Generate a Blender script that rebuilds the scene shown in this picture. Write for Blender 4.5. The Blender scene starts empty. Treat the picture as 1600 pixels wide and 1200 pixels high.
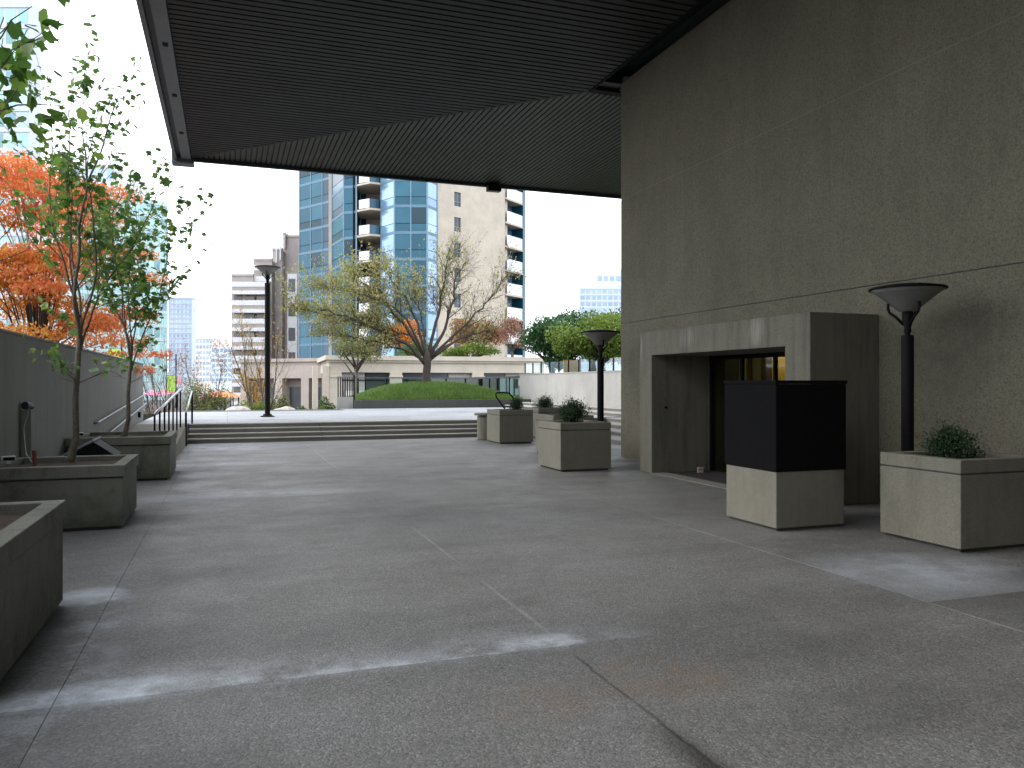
import bpy, math, random
from math import radians, sin, cos, pi, sqrt, atan2
from mathutils import Vector, Matrix

scene = bpy.context.scene
C = scene.collection

# ------------------------------------------------------------------ camera
YAW = radians(19.6)
cam_data = bpy.data.cameras.new("camera")
cam_data.lens = 28.125
cam_data.sensor_width = 36.0
cam_data.clip_start = 0.05
cam_data.clip_end = 4000
cam = bpy.data.objects.new("camera", cam_data)
cam.location = (0, 0, 1.6)
cam.rotation_euler = (radians(90), 0, -YAW)
C.objects.link(cam)
scene.camera = cam
scene.render.resolution_x = 1024
scene.render.resolution_y = 768

# ------------------------------------------------------------------ world: bright overcast
world = bpy.data.worlds.new("World")
scene.world = world
world.use_nodes = True
wn = world.node_tree
for n in list(wn.nodes): wn.nodes.remove(n)
wo = wn.nodes.new("ShaderNodeOutputWorld")
wb = wn.nodes.new("ShaderNodeBackground")
ws = wn.nodes.new("ShaderNodeTexSky")
ws.sky_type = 'NISHITA'
ws.sun_disc = False
ws.sun_elevation = radians(42)
ws.sun_rotation = radians(-75)
ws.air_density = 1.0; ws.dust_density = 4.0; ws.ozone_density = 1.0
wm = wn.nodes.new("ShaderNodeMix"); wm.data_type = 'RGBA'
wm.inputs[0].default_value = 0.95                      # cloud layer over the blue
wm.inputs[7].default_value = (15.2, 16.0, 17.2, 1)
wn.links.new(ws.outputs[0], wm.inputs[6])
wn.links.new(wm.outputs[2], wb.inputs[0])
wb.inputs[1].default_value = 0.11
wn.links.new(wb.outputs[0], wo.inputs[0])

sun_d = bpy.data.lights.new("sun", 'SUN')
sun_d.energy = 1.2; sun_d.angle = radians(20); sun_d.color = (1.0, 0.97, 0.92)
sun = bpy.data.objects.new("sun", sun_d)
sun.rotation_euler = (radians(48), 0, radians(-105))   # light from the open left side
C.objects.link(sun)

scene.view_settings.view_transform = 'Standard'
scene.view_settings.look = 'None'
scene.view_settings.gamma = 1.0
scene.view_settings.exposure = 0.66
scene.view_settings.use_curve_mapping = False
scene.render.engine = 'CYCLES'
scene.cycles.max_bounces = 8
scene.cycles.diffuse_bounces = 5
scene.cycles.transparent_max_bounces = 16

# ------------------------------------------------------------------ helpers
FX, FY = sin(YAW), cos(YAW)
def at(b, d, z=0.0):
    """world point at bearing b (photo column) and forward distance d"""
    t = (b - 800) / 1250 * d
    return Vector((d * FX + t * FY, d * FY - t * FX, z))
def hz(y, d): return 1.6 + (600 - y) * d / 1250

class MB:
    def __init__(s): s.v = []; s.f = []
    def add(s, vs, fs):
        o = len(s.v); s.v += [tuple(p) for p in vs]; s.f += [tuple(i + o for i in f) for f in fs]; return s
    def box(s, x0, x1, y0, y1, z0, z1):
        return s.add([(x0,y0,z0),(x1,y0,z0),(x1,y1,z0),(x0,y1,z0),(x0,y0,z1),(x1,y0,z1),(x1,y1,z1),(x0,y1,z1)],
                     [(0,3,2,1),(4,5,6,7),(0,1,5,4),(1,2,6,5),(2,3,7,6),(3,0,4,7)])
    def prism(s, poly, z0, z1):                   # poly counter-clockwise
        n = len(poly)
        vs = [(p[0], p[1], z0) for p in poly] + [(p[0], p[1], z1) for p in poly]
        fs = [tuple(reversed(range(n))), tuple(range(n, 2*n))] + [(i, (i+1) % n, n+(i+1) % n, n+i) for i in range(n)]
        return s.add(vs, fs)
    def seg(s, p, q, z0, z1, t, off=0.0):         # box along p->q, t deep behind the line, front face off ahead of it
        p = Vector((p[0], p[1])); q = Vector((q[0], q[1])); d = (q - p).normalized(); n = Vector((d.y, -d.x))
        a = p + n*off; b = q + n*off; c = q + n*(off - t); e = p + n*(off - t)
        return s.prism([a, b, c, e], z0, z1)
    def ring(s, x0, x1, y0, y1, z0, z1, w):
        q = [(x0,y0),(x1,y0),(x1,y1),(x0,y1),(x0+w,y0+w),(x1-w,y0+w),(x1-w,y1-w),(x0+w,y1-w)]
        vs = [(a,b,z0) for a, b in q] + [(a,b,z1) for a, b in q]; fs = []
        for i in range(4):
            j = (i+1) % 4
            fs += [(i,j,8+j,8+i), (4+j,4+i,12+i,12+j), (8+i,8+j,12+j,12+i), (j,i,4+i,4+j)]
        return s.add(vs, fs)
    def tube(s, pts, rad, n=8, cap=True):
        pts = [Vector(p) for p in pts]
        if not isinstance(rad, (list, tuple)): rad = [rad]*len(pts)
        o = len(s.v); prev = None
        for i, p in enumerate(pts):
            d = (pts[min(i+1, len(pts)-1)] - pts[max(i-1, 0)])
            d = d.normalized() if d.length > 1e-9 else Vector((0,0,1))
            if prev is None:
                a = d.orthogonal().normalized()
            else:
                a = (prev - d*prev.dot(d))
                a = a.normalized() if a.length > 1e-6 else d.orthogonal().normalized()
            prev = a; b = d.cross(a)
            for k in range(n):
                t = 2*pi*k/n
                s.v.append(tuple(p + (a*cos(t) + b*sin(t))*rad[i]))
        for i in range(len(pts)-1):
            for k in range(n):
                k2 = (k+1) % n
                s.f.append((o+i*n+k, o+i*n+k2, o+(i+1)*n+k2, o+(i+1)*n+k))
        if cap:
            s.f.append(tuple(o+k for k in reversed(range(n)))); m = o+(len(pts)-1)*n
            s.f.append(tuple(m+k for k in range(n)))
        return s
    def lathe(s, prof, n=32, c=(0,0)):
        o = len(s.v)
        for r, z in prof:
            for k in range(n):
                t = 2*pi*k/n; s.v.append((c[0]+r*cos(t), c[1]+r*sin(t), z))
        for i in range(len(prof)-1):
            for k in range(n):
                k2 = (k+1) % n
                s.f.append((o+i*n+k, o+i*n+k2, o+(i+1)*n+k2, o+(i+1)*n+k))
        return s
    def mesh(s, name, mat=None, smooth=False):
        m = bpy.data.meshes.new(name); m.from_pydata(s.v, [], s.f)
        if mat: m.materials.append(mat)
        if smooth: m.polygons.foreach_set("use_smooth", [True]*len(m.polygons))
        m.update(); return m
    def build(s, name, mat, parent=None, smooth=False, bevel=0, loc=None):
        return link(name, s.mesh(name, mat, smooth), parent, bevel, loc)

def link(name, mesh, parent=None, bevel=0, loc=None):
    o = bpy.data.objects.new(name, mesh); C.objects.link(o)
    if parent is not None: o.parent = parent
    if loc is not None: o.location = loc
    if bevel:
        b = o.modifiers.new("bevel", 'BEVEL'); b.width = bevel; b.segments = 2; b.limit_method = 'ANGLE'
    return o
def tag(o, label=None, cat=None, group=None, kind=None):
    if label: o['label'] = label
    if cat: o['category'] = cat
    if group: o['group'] = group
    if kind: o['kind'] = kind
    return o
def thing(name, label, cat, loc=(0,0,0), rz=0, group=None):
    o = bpy.data.objects.new(name, None); C.objects.link(o)
    o.location = loc; o.rotation_euler = (0, 0, rz); o.empty_display_size = .2
    return tag(o, label, cat, group)
def copy_tree(o, label=None, loc=None, rz=None, parent=None):
    c = o.copy(); C.objects.link(c)
    if parent is not None: c.parent = parent
    if label: c['label'] = label
    if loc is not None: c.location = loc
    if rz is not None: c.rotation_euler = (0, 0, rz)
    for ch in [x for x in scene.objects if x.parent == o]: copy_tree(ch, parent=c)
    return c

# ------------------------------------------------------------------ materials
class NT:
    def __init__(s, name):
        s.m = bpy.data.materials.new(name); s.m.use_nodes = True; s.t = s.m.node_tree
        s.b = s.t.nodes["Principled BSDF"]; s.out = s.t.nodes["Material Output"]
        s.geo = s.t.nodes.new("ShaderNodeNewGeometry"); s.pos = s.geo.outputs['Position']
    def n(s, t, **k):
        o = s.t.nodes.new(t)
        for a, v in k.items(): setattr(o, a, v)
        return o
    def L(s, a, b): s.t.links.new(a, b)
    def val(s, sock, v):
        if hasattr(v, 'links') or isinstance(v, bpy.types.NodeSocket): s.L(v, sock)
        else: sock.default_value = v
    def math(s, op, a, b=None, c=None, clamp=False):
        o = s.n("ShaderNodeMath", operation=op, use_clamp=clamp)
        s.val(o.inputs[0], a)
        if b is not None: s.val(o.inputs[1], b)
        if c is not None: s.val(o.inputs[2], c)
        return o.outputs[0]
    def vscale(s, v, sc):
        o = s.n("ShaderNodeVectorMath", operation='MULTIPLY'); s.L(v, o.inputs[0]); o.inputs[1].default_value = sc; return o.outputs[0]
    def noise(s, scale, detail=3, rough=.5, vec=None, dist=0):
        o = s.n("ShaderNodeTexNoise"); o.inputs['Scale'].default_value = scale; o.inputs['Detail'].default_value = detail
        o.inputs['Roughness'].default_value = rough; o.inputs['Distortion'].default_value = dist
        s.L(vec if vec is not None else s.pos, o.inputs['Vector']); return o.outputs['Fac']
    def voro(s, scale, vec=None, out='Distance', feature='F1'):
        o = s.n("ShaderNodeTexVoronoi", feature=feature); o.inputs['Scale'].default_value = scale
        s.L(vec if vec is not None else s.pos, o.inputs['Vector']); return o.outputs[out]
    def ramp(s, f, stops):
        o = s.n("ShaderNodeValToRGB"); e = o.color_ramp.elements
        while len(e) < len(stops): e.new(.5)
        for i, (p, c) in enumerate(stops):
            e[i].position = p; e[i].color = (c[0], c[1], c[2], 1) if isinstance(c, (tuple, list)) else (c, c, c, 1)
        s.L(f, o.inputs[0]); return o.outputs[0]
    def mix(s, f, a, b, mode='MIX'):
        o = s.n("ShaderNodeMix", data_type='RGBA', blend_type=mode)
        s.val(o.inputs[0], f); s.val(o.inputs[6], a if not isinstance(a, tuple) else (*a[:3], 1)); s.val(o.inputs[7], b if not isinstance(b, tuple) else (*b[:3], 1))
        return o.outputs[2]
    def bump(s, h, strength=.3, dist=.01):
        o = s.n("ShaderNodeBump"); o.inputs['Strength'].default_value = strength; o.inputs['Distance'].default_value = dist
        s.L(h, o.inputs['Height']); s.L(o.outputs[0], s.b.inputs['Normal'])
    def xyz(s):
        o = s.n("ShaderNodeSeparateXYZ"); s.L(s.pos, o.inputs[0]); return o.outputs
    def col(s, c): s.val(s.b.inputs['Base Color'], c if not isinstance(c, tuple) else (*c[:3], 1))
    def rough(s, r): s.val(s.b.inputs['Roughness'], r)

def plain(name, c, rough=.6, metal=0, vary=.15, vscale=6, bump=0):
    k = NT(name)
    f = k.noise(vscale, 4, .6)
    lo = tuple(x*(1-vary) for x in c); hi = tuple(min(1, x*(1+vary)) for x in c)
    k.col(k.ramp(f, [(.3, lo), (.7, hi)])); k.rough(rough); k.b.inputs['Metallic'].default_value = metal
    if bump: k.bump(k.noise(vscale*12, 3), bump, .005)
    return k.m

def concrete(name, base, streak=.25, speck=.12, grime=.35, pebble=120, bumpy=.35, grimecol=(.045,.05,.038), warm=(1,1,1), streakscale=(9,9,.35), extra=None):
    k = NT(name)
    big = k.noise(.7, 5, .62)
    st = k.noise(1.0, 4, .6, k.vscale(k.pos, streakscale))
    fine = k.noise(pebble, 2, .6)
    med = k.noise(22, 4, .65)
    f = k.math('ADD', k.math('MULTIPLY', big, .45), k.math('MULTIPLY', med, .3))
    f = k.math('ADD', f, k.math('MULTIPLY', st, streak))
    c = k.ramp(f, [(.25, tuple(b*.72*w for b, w in zip(base, warm))), (.5, base), (.75, tuple(min(1,b*1.22) for b in base))])
    sp = k.ramp(fine, [(.3, 1-speck*2.2), (.5, 1.0), (.7, 1+speck)])
    c = k.mix(1.0, c, sp, 'MULTIPLY')
    g = k.ramp(k.noise(1.7, 6, .7, k.vscale(k.pos, (1.4,1.4,.7))), [(.52, 0.0), (.75, grime)])
    c = k.mix(g, c, grimecol)
    if extra: c = extra(k, c)
    k.col(c); k.rough(.88); k.b.inputs['Specular IOR Level'].default_value = .3
    k.bump(k.math('ADD', fine, k.math('MULTIPLY', med, 1.5)), bumpy, .006)
    return k.m

def floor_mat(name, base, lighter=1.0, stains=True):
    k = NT(name)
    x, y, z = k.xyz()
    info = k.n("ShaderNodeObjectInfo")
    peb = k.voro(85, out='Color'); pebd = k.voro(85)
    sep = k.n("ShaderNodeSeparateColor"); k.L(peb, sep.inputs[0])
    big = k.noise(.38, 6, .62); med = k.noise(3.2, 5, .65)
    flat = k.noise(1.0, 5, .6, k.vscale(k.pos, (.35, 1.6, 1)))
    f = k.math('ADD', k.math('MULTIPLY', big, .5), k.math('MULTIPLY', med, .2))
    f = k.math('ADD', f, k.math('MULTIPLY', flat, .38))
    c = k.ramp(f, [(.36, tuple(b*.64 for b in base)), (.54, base), (.72, (base[0]*1.32, base[1]*1.34, base[2]*1.39))])
    pc = k.ramp(sep.outputs[0], [(0, (.55,.56,.58)), (.45, (.92,.92,.92)), (.85, (1.12,1.10,1.07)), (1, (1.6,1.56,1.5))])
    c = k.mix(.85, c, pc, 'MULTIPLY')
    pits = k.voro(34); pm = k.noise(2.2, 4, .6)
    c = k.mix(k.math('MULTIPLY', k.ramp(pits, [(.10, .75), (.26, 0.0)]), k.ramp(pm, [(.40, .15), (.62, 1.0)])), c, tuple(b*.38 for b in base))
    rnd = k.math('ADD', .90, k.math('MULTIPLY', info.outputs['Random'], .20))
    c = k.mix(1.0, c, k.ramp(rnd, [(0, 0.0), (1, 1.0)]), 'MULTIPLY')
    if stains:
        # lime bloom leaching out along the joints, and loose pale patches away from them
        def line(v, c0, w): return k.math('MULTIPLY', 1.0, k.math('SUBTRACT', 1.0, k.math('DIVIDE', k.math('ABSOLUTE', k.math('SUBTRACT', v, c0)), w), clamp=True))
        def blob(cx, cy, rx, ry):
            a = k.math('POWER', k.math('DIVIDE', k.math('SUBTRACT', x, cx), rx), 2.0)
            b = k.math('POWER', k.math('DIVIDE', k.math('SUBTRACT', y, cy), ry), 2.0)
            return k.math('SUBTRACT', 1.0, k.math('ADD', a, b), clamp=True)
        n1 = k.noise(2.6, 5, .7); n2 = k.noise(11, 4, .7)
        # joint y = 4.5 : one-sided bloom on the far slab
        far = k.math('MULTIPLY', k.math('GREATER_THAN', y, 4.5), line(y, 4.5, .55))
        edge = line(y, 4.5, .10)
        side = k.math('ADD', k.math('MULTIPLY', k.math('POWER', far, 1.6), .6), k.math('MULTIPLY', edge, .26))
        reach = k.math('ADD', blob(-.6, 4.6, 1.1, 1.0), k.math('ADD', blob(1.65, 4.55, .95, .8), blob(.3, 4.5, .8, .5)), clamp=True)
        m = k.math('MULTIPLY', side, reach)
        m = k.math('MULTIPLY', m, k.ramp(k.noise(1.9, 5, .7), [(.42, .12), (.58, 1.0)]))
        m = k.math('ADD', m, k.math('MULTIPLY', k.math('ADD', blob(1.82, 4.62, .32, .16), blob(-.55, 4.62, .75, .22)), k.ramp(n1, [(.35, .15), (.6, .7)])), clamp=True)
        # left joint x=-.8 and planter feet
        m2 = k.math('MULTIPLY', line(x, -.85, .38), blob(-.85, 5.6, .6, 2.2))
        m2 = k.math('MULTIPLY', m2, k.ramp(n1, [(.45, 0.0), (.62, .55)]))
        m3 = k.math('MULTIPLY', blob(-1.0, 6.75, .32, .3), .75)
        m4 = k.math('MULTIPLY', blob(5.7, 5.3, 1.1, .7), k.ramp(n1, [(.4, .1), (.62, .5)]))
        m5 = k.math('MULTIPLY', blob(-.2, 21.6, 2.0, 1.6), k.ramp(n1, [(.4, 0.0), (.6, .5)]))
        m6 = k.math('MULTIPLY', k.math('ADD', blob(-.2, 17.0, 1.6, .5), blob(.2, 12.2, 2.2, .5)), k.ramp(n1, [(.4, 0.1), (.6, .38)]))
        tot = k.math('ADD', k.math('ADD', m, m2), k.math('ADD', m3, k.math('ADD', m4, k.math('ADD', m5, m6))), clamp=True)
        tot = k.math('MULTIPLY', tot, k.ramp(n2, [(.25, .55), (.6, 1.0)]))
        c = k.mix(tot, c, (.56, .60, .66))
        # pale slab by the right planters, bounded by the joints, and a darker one in front of it
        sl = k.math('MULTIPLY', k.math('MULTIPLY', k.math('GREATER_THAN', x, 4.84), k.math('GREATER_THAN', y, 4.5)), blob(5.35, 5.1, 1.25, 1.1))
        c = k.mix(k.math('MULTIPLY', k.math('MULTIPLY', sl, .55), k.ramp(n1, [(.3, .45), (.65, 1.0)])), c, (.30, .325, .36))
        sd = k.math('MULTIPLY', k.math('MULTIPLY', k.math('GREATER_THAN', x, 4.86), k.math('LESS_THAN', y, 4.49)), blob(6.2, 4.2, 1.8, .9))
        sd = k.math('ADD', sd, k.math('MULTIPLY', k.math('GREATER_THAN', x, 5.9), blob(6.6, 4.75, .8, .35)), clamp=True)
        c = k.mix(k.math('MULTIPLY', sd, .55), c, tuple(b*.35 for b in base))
        # pale grout showing in stretches of the long joint
        gl_ = k.math('MULTIPLY', line(x, 1.95, .022), k.math('ADD', blob(1.95, 7.9, .5, 1.1), k.math('ADD', blob(1.95, 17.4, .5, 3.0), blob(1.95, 5.4, .5, 1.0)), clamp=True))
        gl_ = k.math('ADD', gl_, k.math('MULTIPLY', line(x, 4.84, .018), k.math('ADD', blob(4.84, 7.0, .5, 1.8), blob(4.84, 3.9, .5, .7))), clamp=True)
        c = k.mix(k.math('MULTIPLY', gl_, k.ramp(n2, [(.3, .15), (.6, .65)])), c, (.34, .33, .33))
        # rust
        r = k.math('MULTIPLY', k.math('ADD', blob(2.25, 3.85, .5, .42), blob(1.5, 3.75, .4, .3), clamp=True), k.ramp(n1, [(.42, 0.0), (.62, .5)]))
        c = k.mix(r, c, (.17, .10, .05))
        # damp in the crack towards the camera
        wob = k.math('MULTIPLY', k.math('SUBTRACT', k.noise(6, 5, .75), .5), .07)
        lx = k.math('ADD', x, wob)
        d = k.math('MULTIPLY', line(lx, 1.93, .016), k.math('LESS_THAN', y, 4.3))
        d = k.math('MULTIPLY', d, k.ramp(n1, [(.35, .3), (.5, .85)]))
        d2 = k.math('MULTIPLY', line(lx, 1.90, .13), blob(1.9, 2.85, .3, .5))
        d = k.math('ADD', d, d2, clamp=True)
        c = k.mix(d, c, (.035, .033, .028))
        # dark water marks
        w = k.ramp(k.noise(.8, 6, .7, k.vscale(k.pos, (.5, 1.3, 1)), .6), [(.56, 0.0), (.70, .4)])
        c = k.mix(w, c, tuple(b*.45 for b in base))
    if lighter != 1.0: c = k.mix(1.0, c, (lighter,)*3, 'MULTIPLY')
    k.col(c)
    k.rough(k.ramp(k.noise(1.3, 4, .6), [(.35, .55), (.7, .80)]))
    k.b.inputs['Specular IOR Level'].default_value = .55
    k.bump(k.math('ADD', k.math('MULTIPLY', pebd, -1.0), k.math('MULTIPLY', k.noise(40, 2), .3)), .45, .006)
    return k.m

def leafmat(name, c1, c2, c3=None, trans=.35, rough=.5):
    k = NT(name)
    r = k.geo.outputs['Random Per Island']
    info = k.n("ShaderNodeObjectInfo")
    rr = k.math('FRACT', k.math('ADD', r, info.outputs['Random']))
    stops = [(0, c1), (.5, c2), (1, c3 or c2)]
    c = k.ramp(rr, stops)
    c = k.mix(k.ramp(k.noise(1.1, 3), [(.35, .35), (.65, 0.0)]), c, tuple(v*.5 for v in c1))
    k.col(c); k.rough(rough)
    tr = k.n("ShaderNodeBsdfTranslucent"); k.L(c, tr.inputs[0])
    mx = k.n("ShaderNodeMixShader"); mx.inputs[0].default_value = trans
    k.L(k.b.outputs[0], mx.inputs[1]); k.L(tr.outputs[0], mx.inputs[2]); k.L(mx.outputs[0], k.out.inputs[0])
    return k.m

def glassmat(name, tint, alpha=.5, rough=.04):
    k = NT(name)
    t = k.n("ShaderNodeBsdfTransparent"); t.inputs[0].default_value = (*tint, 1)
    g = k.n("ShaderNodeBsdfGlossy"); g.inputs['Roughness'].default_value = rough; g.inputs[0].default_value = (.85,.9,.92,1)
    fr = k.n("ShaderNodeLayerWeight"); fr.inputs[0].default_value = .5
    m = k.n("ShaderNodeMixShader")
    k.L(k.math('ADD', k.math('MULTIPLY', k.math('POWER', fr.outputs['Facing'], 3.5), .5), alpha + .03, clamp=True), m.inputs[0])
    k.L(t.outputs[0], m.inputs[1]); k.L(g.outputs[0], m.inputs[2]); k.L(m.outputs[0], k.out.inputs[0])
    return k.m

def windowmat(name, a, b, dark=None, metal=.55, rough=.12, spread=1.0):
    k = NT(name)
    info = k.n("ShaderNodeObjectInfo")
    st = [(0, a), (.75, b)] if dark is None else [(0, a), (.78, b), (.80, dark), (1, dark)]
    c = k.ramp(info.outputs['Random'], st)
    c = k.mix(k.ramp(k.noise(.35, 2), [(.4, 0.0), (.65, .35)]), c, tuple(v*.6 for v in a))
    k.col(c); k.rough(rough); k.b.inputs['Metallic'].default_value = metal
    k.bump(k.noise(.5, 2), .08, .3)
    return k.m

def emit(name, c, s):
    k = NT(name); k.b.inputs['Emission Color'].default_value = (*c, 1); k.b.inputs['Emission Strength'].default_value = s
    k.col(c); return k.m

M = {}
def blobyz(k, cy, cz, ry, rz):
    x, y, z = k.xyz()
    a = k.math('POWER', k.math('DIVIDE', k.math('SUBTRACT', y, cy), ry), 2.0)
    b = k.math('POWER', k.math('DIVIDE', k.math('SUBTRACT', z, cz), rz), 2.0)
    return k.math('SUBTRACT', 1.0, k.math('ADD', a, b), clamp=True)
def wall_marks(k, c):
    m = k.math('ADD', blobyz(k, 7.4, 2.1, .9, .75), k.math('MULTIPLY', blobyz(k, 5.0, 1.9, 1.2, .6), .5), clamp=True)
    m = k.math('MULTIPLY', m, k.ramp(k.noise(3.5, 5, .7), [(.35, .25), (.65, .75)]))
    c = k.mix(m, c, (.075,.07,.055))
    x, y, z = k.xyz()                                   # rising damp and run-off below the joints
    lo = k.math('MULTIPLY', k.math('SUBTRACT', 1.0, k.math('DIVIDE', z, .5), clamp=True), k.ramp(k.noise(2.5, 5, .7), [(.35, .1), (.65, .7)]))
    c = k.mix(lo, c, (.07,.067,.052))
    st = k.noise(1.0, 4, .7, k.vscale(k.pos, (6,6,.12)))
    c = k.mix(k.ramp(st, [(.55, 0.0), (.75, .16)]), c, (.25,.24,.19))
    return c
def portal_marks(k, c):
    x, y, z = k.xyz()
    st = k.ramp(k.noise(1.0, 3, .7, k.vscale(k.pos, (30,30,.8))), [(.42, 0.0), (.62, .75)])
    m = k.math('ADD', blobyz(k, 11.5, 2.36, .28, .2), k.math('ADD', blobyz(k, 9.62, 2.38, .2, .26), blobyz(k, 13.0, 2.2, .06, .35)), clamp=True)
    c = k.mix(k.math('MULTIPLY', m, st), c, (.42,.41,.37))
    dk = k.math('MULTIPLY', k.ramp(k.noise(1.0, 5, .7, k.vscale(k.pos, (5,5,.5))), [(.50, 0.0), (.66, .55)]), 1.0)
    return k.mix(dk, c, (.085,.085,.066))
def moss_marks(k, c):
    x, y, z = k.xyz()
    lo = k.math('MULTIPLY', k.math('SUBTRACT', 1.0, k.math('DIVIDE', z, .45), clamp=True), k.ramp(k.noise(5, 5, .7), [(.3, .2), (.6, .9)]))
    c = k.mix(lo, c, (.045,.05,.033))
    return k.mix(k.ramp(k.noise(2.2, 5, .75), [(.52, 0.0), (.66, .6)]), c, (.055,.062,.04))
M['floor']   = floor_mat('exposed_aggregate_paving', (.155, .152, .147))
M['floor_up']= floor_mat('upper_plaza_paving', (.31, .32, .34), stains=False)
M['bed']     = plain('joint_dirt', (.075,.073,.07), .95)
M['wall']    = concrete('bush_hammered_concrete', (.170,.157,.114), streak=.12, speck=.18, grime=.4, pebble=48, bumpy=1.0, grimecol=(.085,.083,.06), extra=wall_marks)
M['portal']  = concrete('board_formed_concrete', (.145,.136,.108), streak=.55, speck=.12, grime=.45, pebble=90, bumpy=.3, grimecol=(.08,.08,.06), streakscale=(7,7,.3), extra=portal_marks)
M['planter_l'] = concrete('mossy_planter_concrete', (.150,.150,.126), streak=.5, speck=.13, grime=.8, grimecol=(.05,.057,.038), extra=moss_marks)
M['planter_r'] = concrete('planter_concrete', (.188,.178,.142), streak=.4, speck=.15, grime=.55, grimecol=(.105,.105,.075))
M['step']    = concrete('step_concrete', (.22,.21,.185), streak=.1, speck=.1, grime=.4, grimecol=(.13,.125,.11))
M['tread']   = concrete('lit_tread_concrete', (.40,.385,.35), streak=.1, speck=.12, grime=.35, grimecol=(.2,.19,.165))  # tread tops paler than the risers, light from above painted in
M['leftwall']= concrete('board_marked_wall_concrete', (.185,.185,.170), streak=.6, speck=.05, grime=.3, grimecol=(.13,.135,.13), streakscale=(1,9,.25))
M['palewall']= concrete('pale_wall_concrete', (.36,.35,.33), streak=.3, speck=.05, grime=.35, grimecol=(.2,.195,.16), streakscale=(2,2,.25))
M['darkconc']= concrete('dark_concrete', (.075,.075,.07), streak=.3, speck=.1, grime=.4, grimecol=(.03,.035,.025))
M['slat']    = plain('dark_slat_metal', (.022,.023,.022), .6, .0, .35, .8)
M['slat_f']  = plain('green_dark_slat_metal', (.028,.031,.024), .45, .1, .3, .8)
M['slatback'] = plain('slat_backing_metal', (.026,.027,.026), .6)
M['trim']    = plain('grey_edge_trim', (.11,.135,.145), .45, .3, .12, 2)
M['trimdark']= plain('dark_edge_trim', (.035,.045,.048), .5, .3, .1, 2)
M['black']   = plain('black_void_paint', (.010,.011,.011), .7)
M['iron']    = plain('black_painted_steel', (.007,.007,.008), .6, 0, .2, 20)
M['railtop'] = plain('galvanised_rail', (.50,.53,.58), .35, .7, .12, 8)
M['railgrey']= plain('grey_wall_rail', (.24,.26,.30), .4, .5, .12, 8)
M['tarp']    = plain('black_felt_cover', (.005,.005,.006), .95, 0, .2, 14, .3)
M['soil']    = plain('planter_soil', (.055,.035,.022), .95, 0, .5, 30, .8)
M['bark']    = plain('grey_green_bark', (.12,.105,.075), .85, 0, .35, 25, .5)
M['barkdark']= plain('dark_bark', (.085,.07,.055), .85, 0, .35, 12, .5)
M['frost']   = None

for kk in ('iron', 'tarp', 'black', 'slat', 'slat_f'):
    M[kk].node_tree.nodes["Principled BSDF"].inputs['Specular IOR Level'].default_value = .12 if kk in ('iron','tarp','black') else .3
# ------------------------------------------------------------------ setting: ground
tag(MB().box(-900, 900, -400, 1600, -1.9, -1.5).build('street_ground', plain('asphalt_street', (.06,.06,.062), .85, 0, .2, .5)), kind='structure')
tag(MB().box(-2.75, 30, -14, 36, -1.52, -.014).build('plaza_base', M['bed']), kind='structure')
fl = tag(MB().box(-2.45, 14.0, -13.9, 24.0, -.014, -.010).build('plaza_floor', M['bed']), kind='structure')
XJ = [-2.45, -.82, 1.93, 4.84, 7.75, 10.66, 13.6]
YJ = [-13.75, -10.1, -6.45, -2.8, .85, 4.5, 8.15, 11.8, 15.45, 19.1, 22.75, 24.0]
for i in range(len(XJ)-1):
    for j in range(len(YJ)-1):
        if i >= 4 and YJ[j] < 15: continue
        g = .0018
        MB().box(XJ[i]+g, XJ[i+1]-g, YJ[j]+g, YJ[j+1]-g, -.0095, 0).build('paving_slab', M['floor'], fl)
# strip of paving under the wall side
for j in range(len(YJ)-4):
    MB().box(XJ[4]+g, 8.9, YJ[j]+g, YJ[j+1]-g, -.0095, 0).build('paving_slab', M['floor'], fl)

# steps: an L of four (front) and six (right side) risers
R, T1, T2 = .12, .32, .70
st = tag(MB().box(-1.0, 14.0, 24.40, 34.4, -.009, .30).build('stairs', M['step']), kind='structure')
for k in range(1, 5):
    y0 = 23.1 + T1*(k-1); x1 = 9.8 + T2*(k-1); zt = R*k
    # front tread, split by a joint, with a slightly proud nosing
    for a, b in ((-1.0, 2.55), (2.56, x1)):
        MB().box(a, b, y0, 24.4, zt-R+.001, zt-.035).build('riser', M['step'], st)
        MB().box(a, b, y0-.02, 24.4, zt-.034, zt).build('tread', M['tread'], st, bevel=.006)
for k in range(1, 7):
    x0 = 9.8 + T2*(k-1); zt = R*k
    y1 = 23.08 + T1*(k-1) if k < 5 else 36.4
    MB().box(x0, 14.19, 13.0, y1-.001, zt-R+.002, zt-.035).build('riser', M['step'], st)
    MB().box(x0-.025, 14.19, 13.0, y1-.022, zt-.034, zt+.001).build('tread', M['tread'], st, bevel=.006)

up = tag(MB().box(-2.3, 14.18, 24.42, 36.55, .31, .466).build('upper_plaza', M['bed']), kind='structure')
yy = [24.41, 26.9, 29.4, 31.9, 34.4]; xx = [-2.4+2.4*i for i in range(7)] + [14.18]
for i in range(len(xx)-1):
    for j in range(len(yy)-1):
        MB().box(xx[i]+.004, xx[i+1]-.004, yy[j]+.004, yy[j+1]-.004, .467, .48).build('paving_slab', M['floor_up'], up)
for i in range(3, len(xx)-1):
    MB().box(xx[i]+.004, xx[i+1]-.004, 34.404, 36.55, .467, .48).build('paving_slab', M['floor_up'], up)
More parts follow.
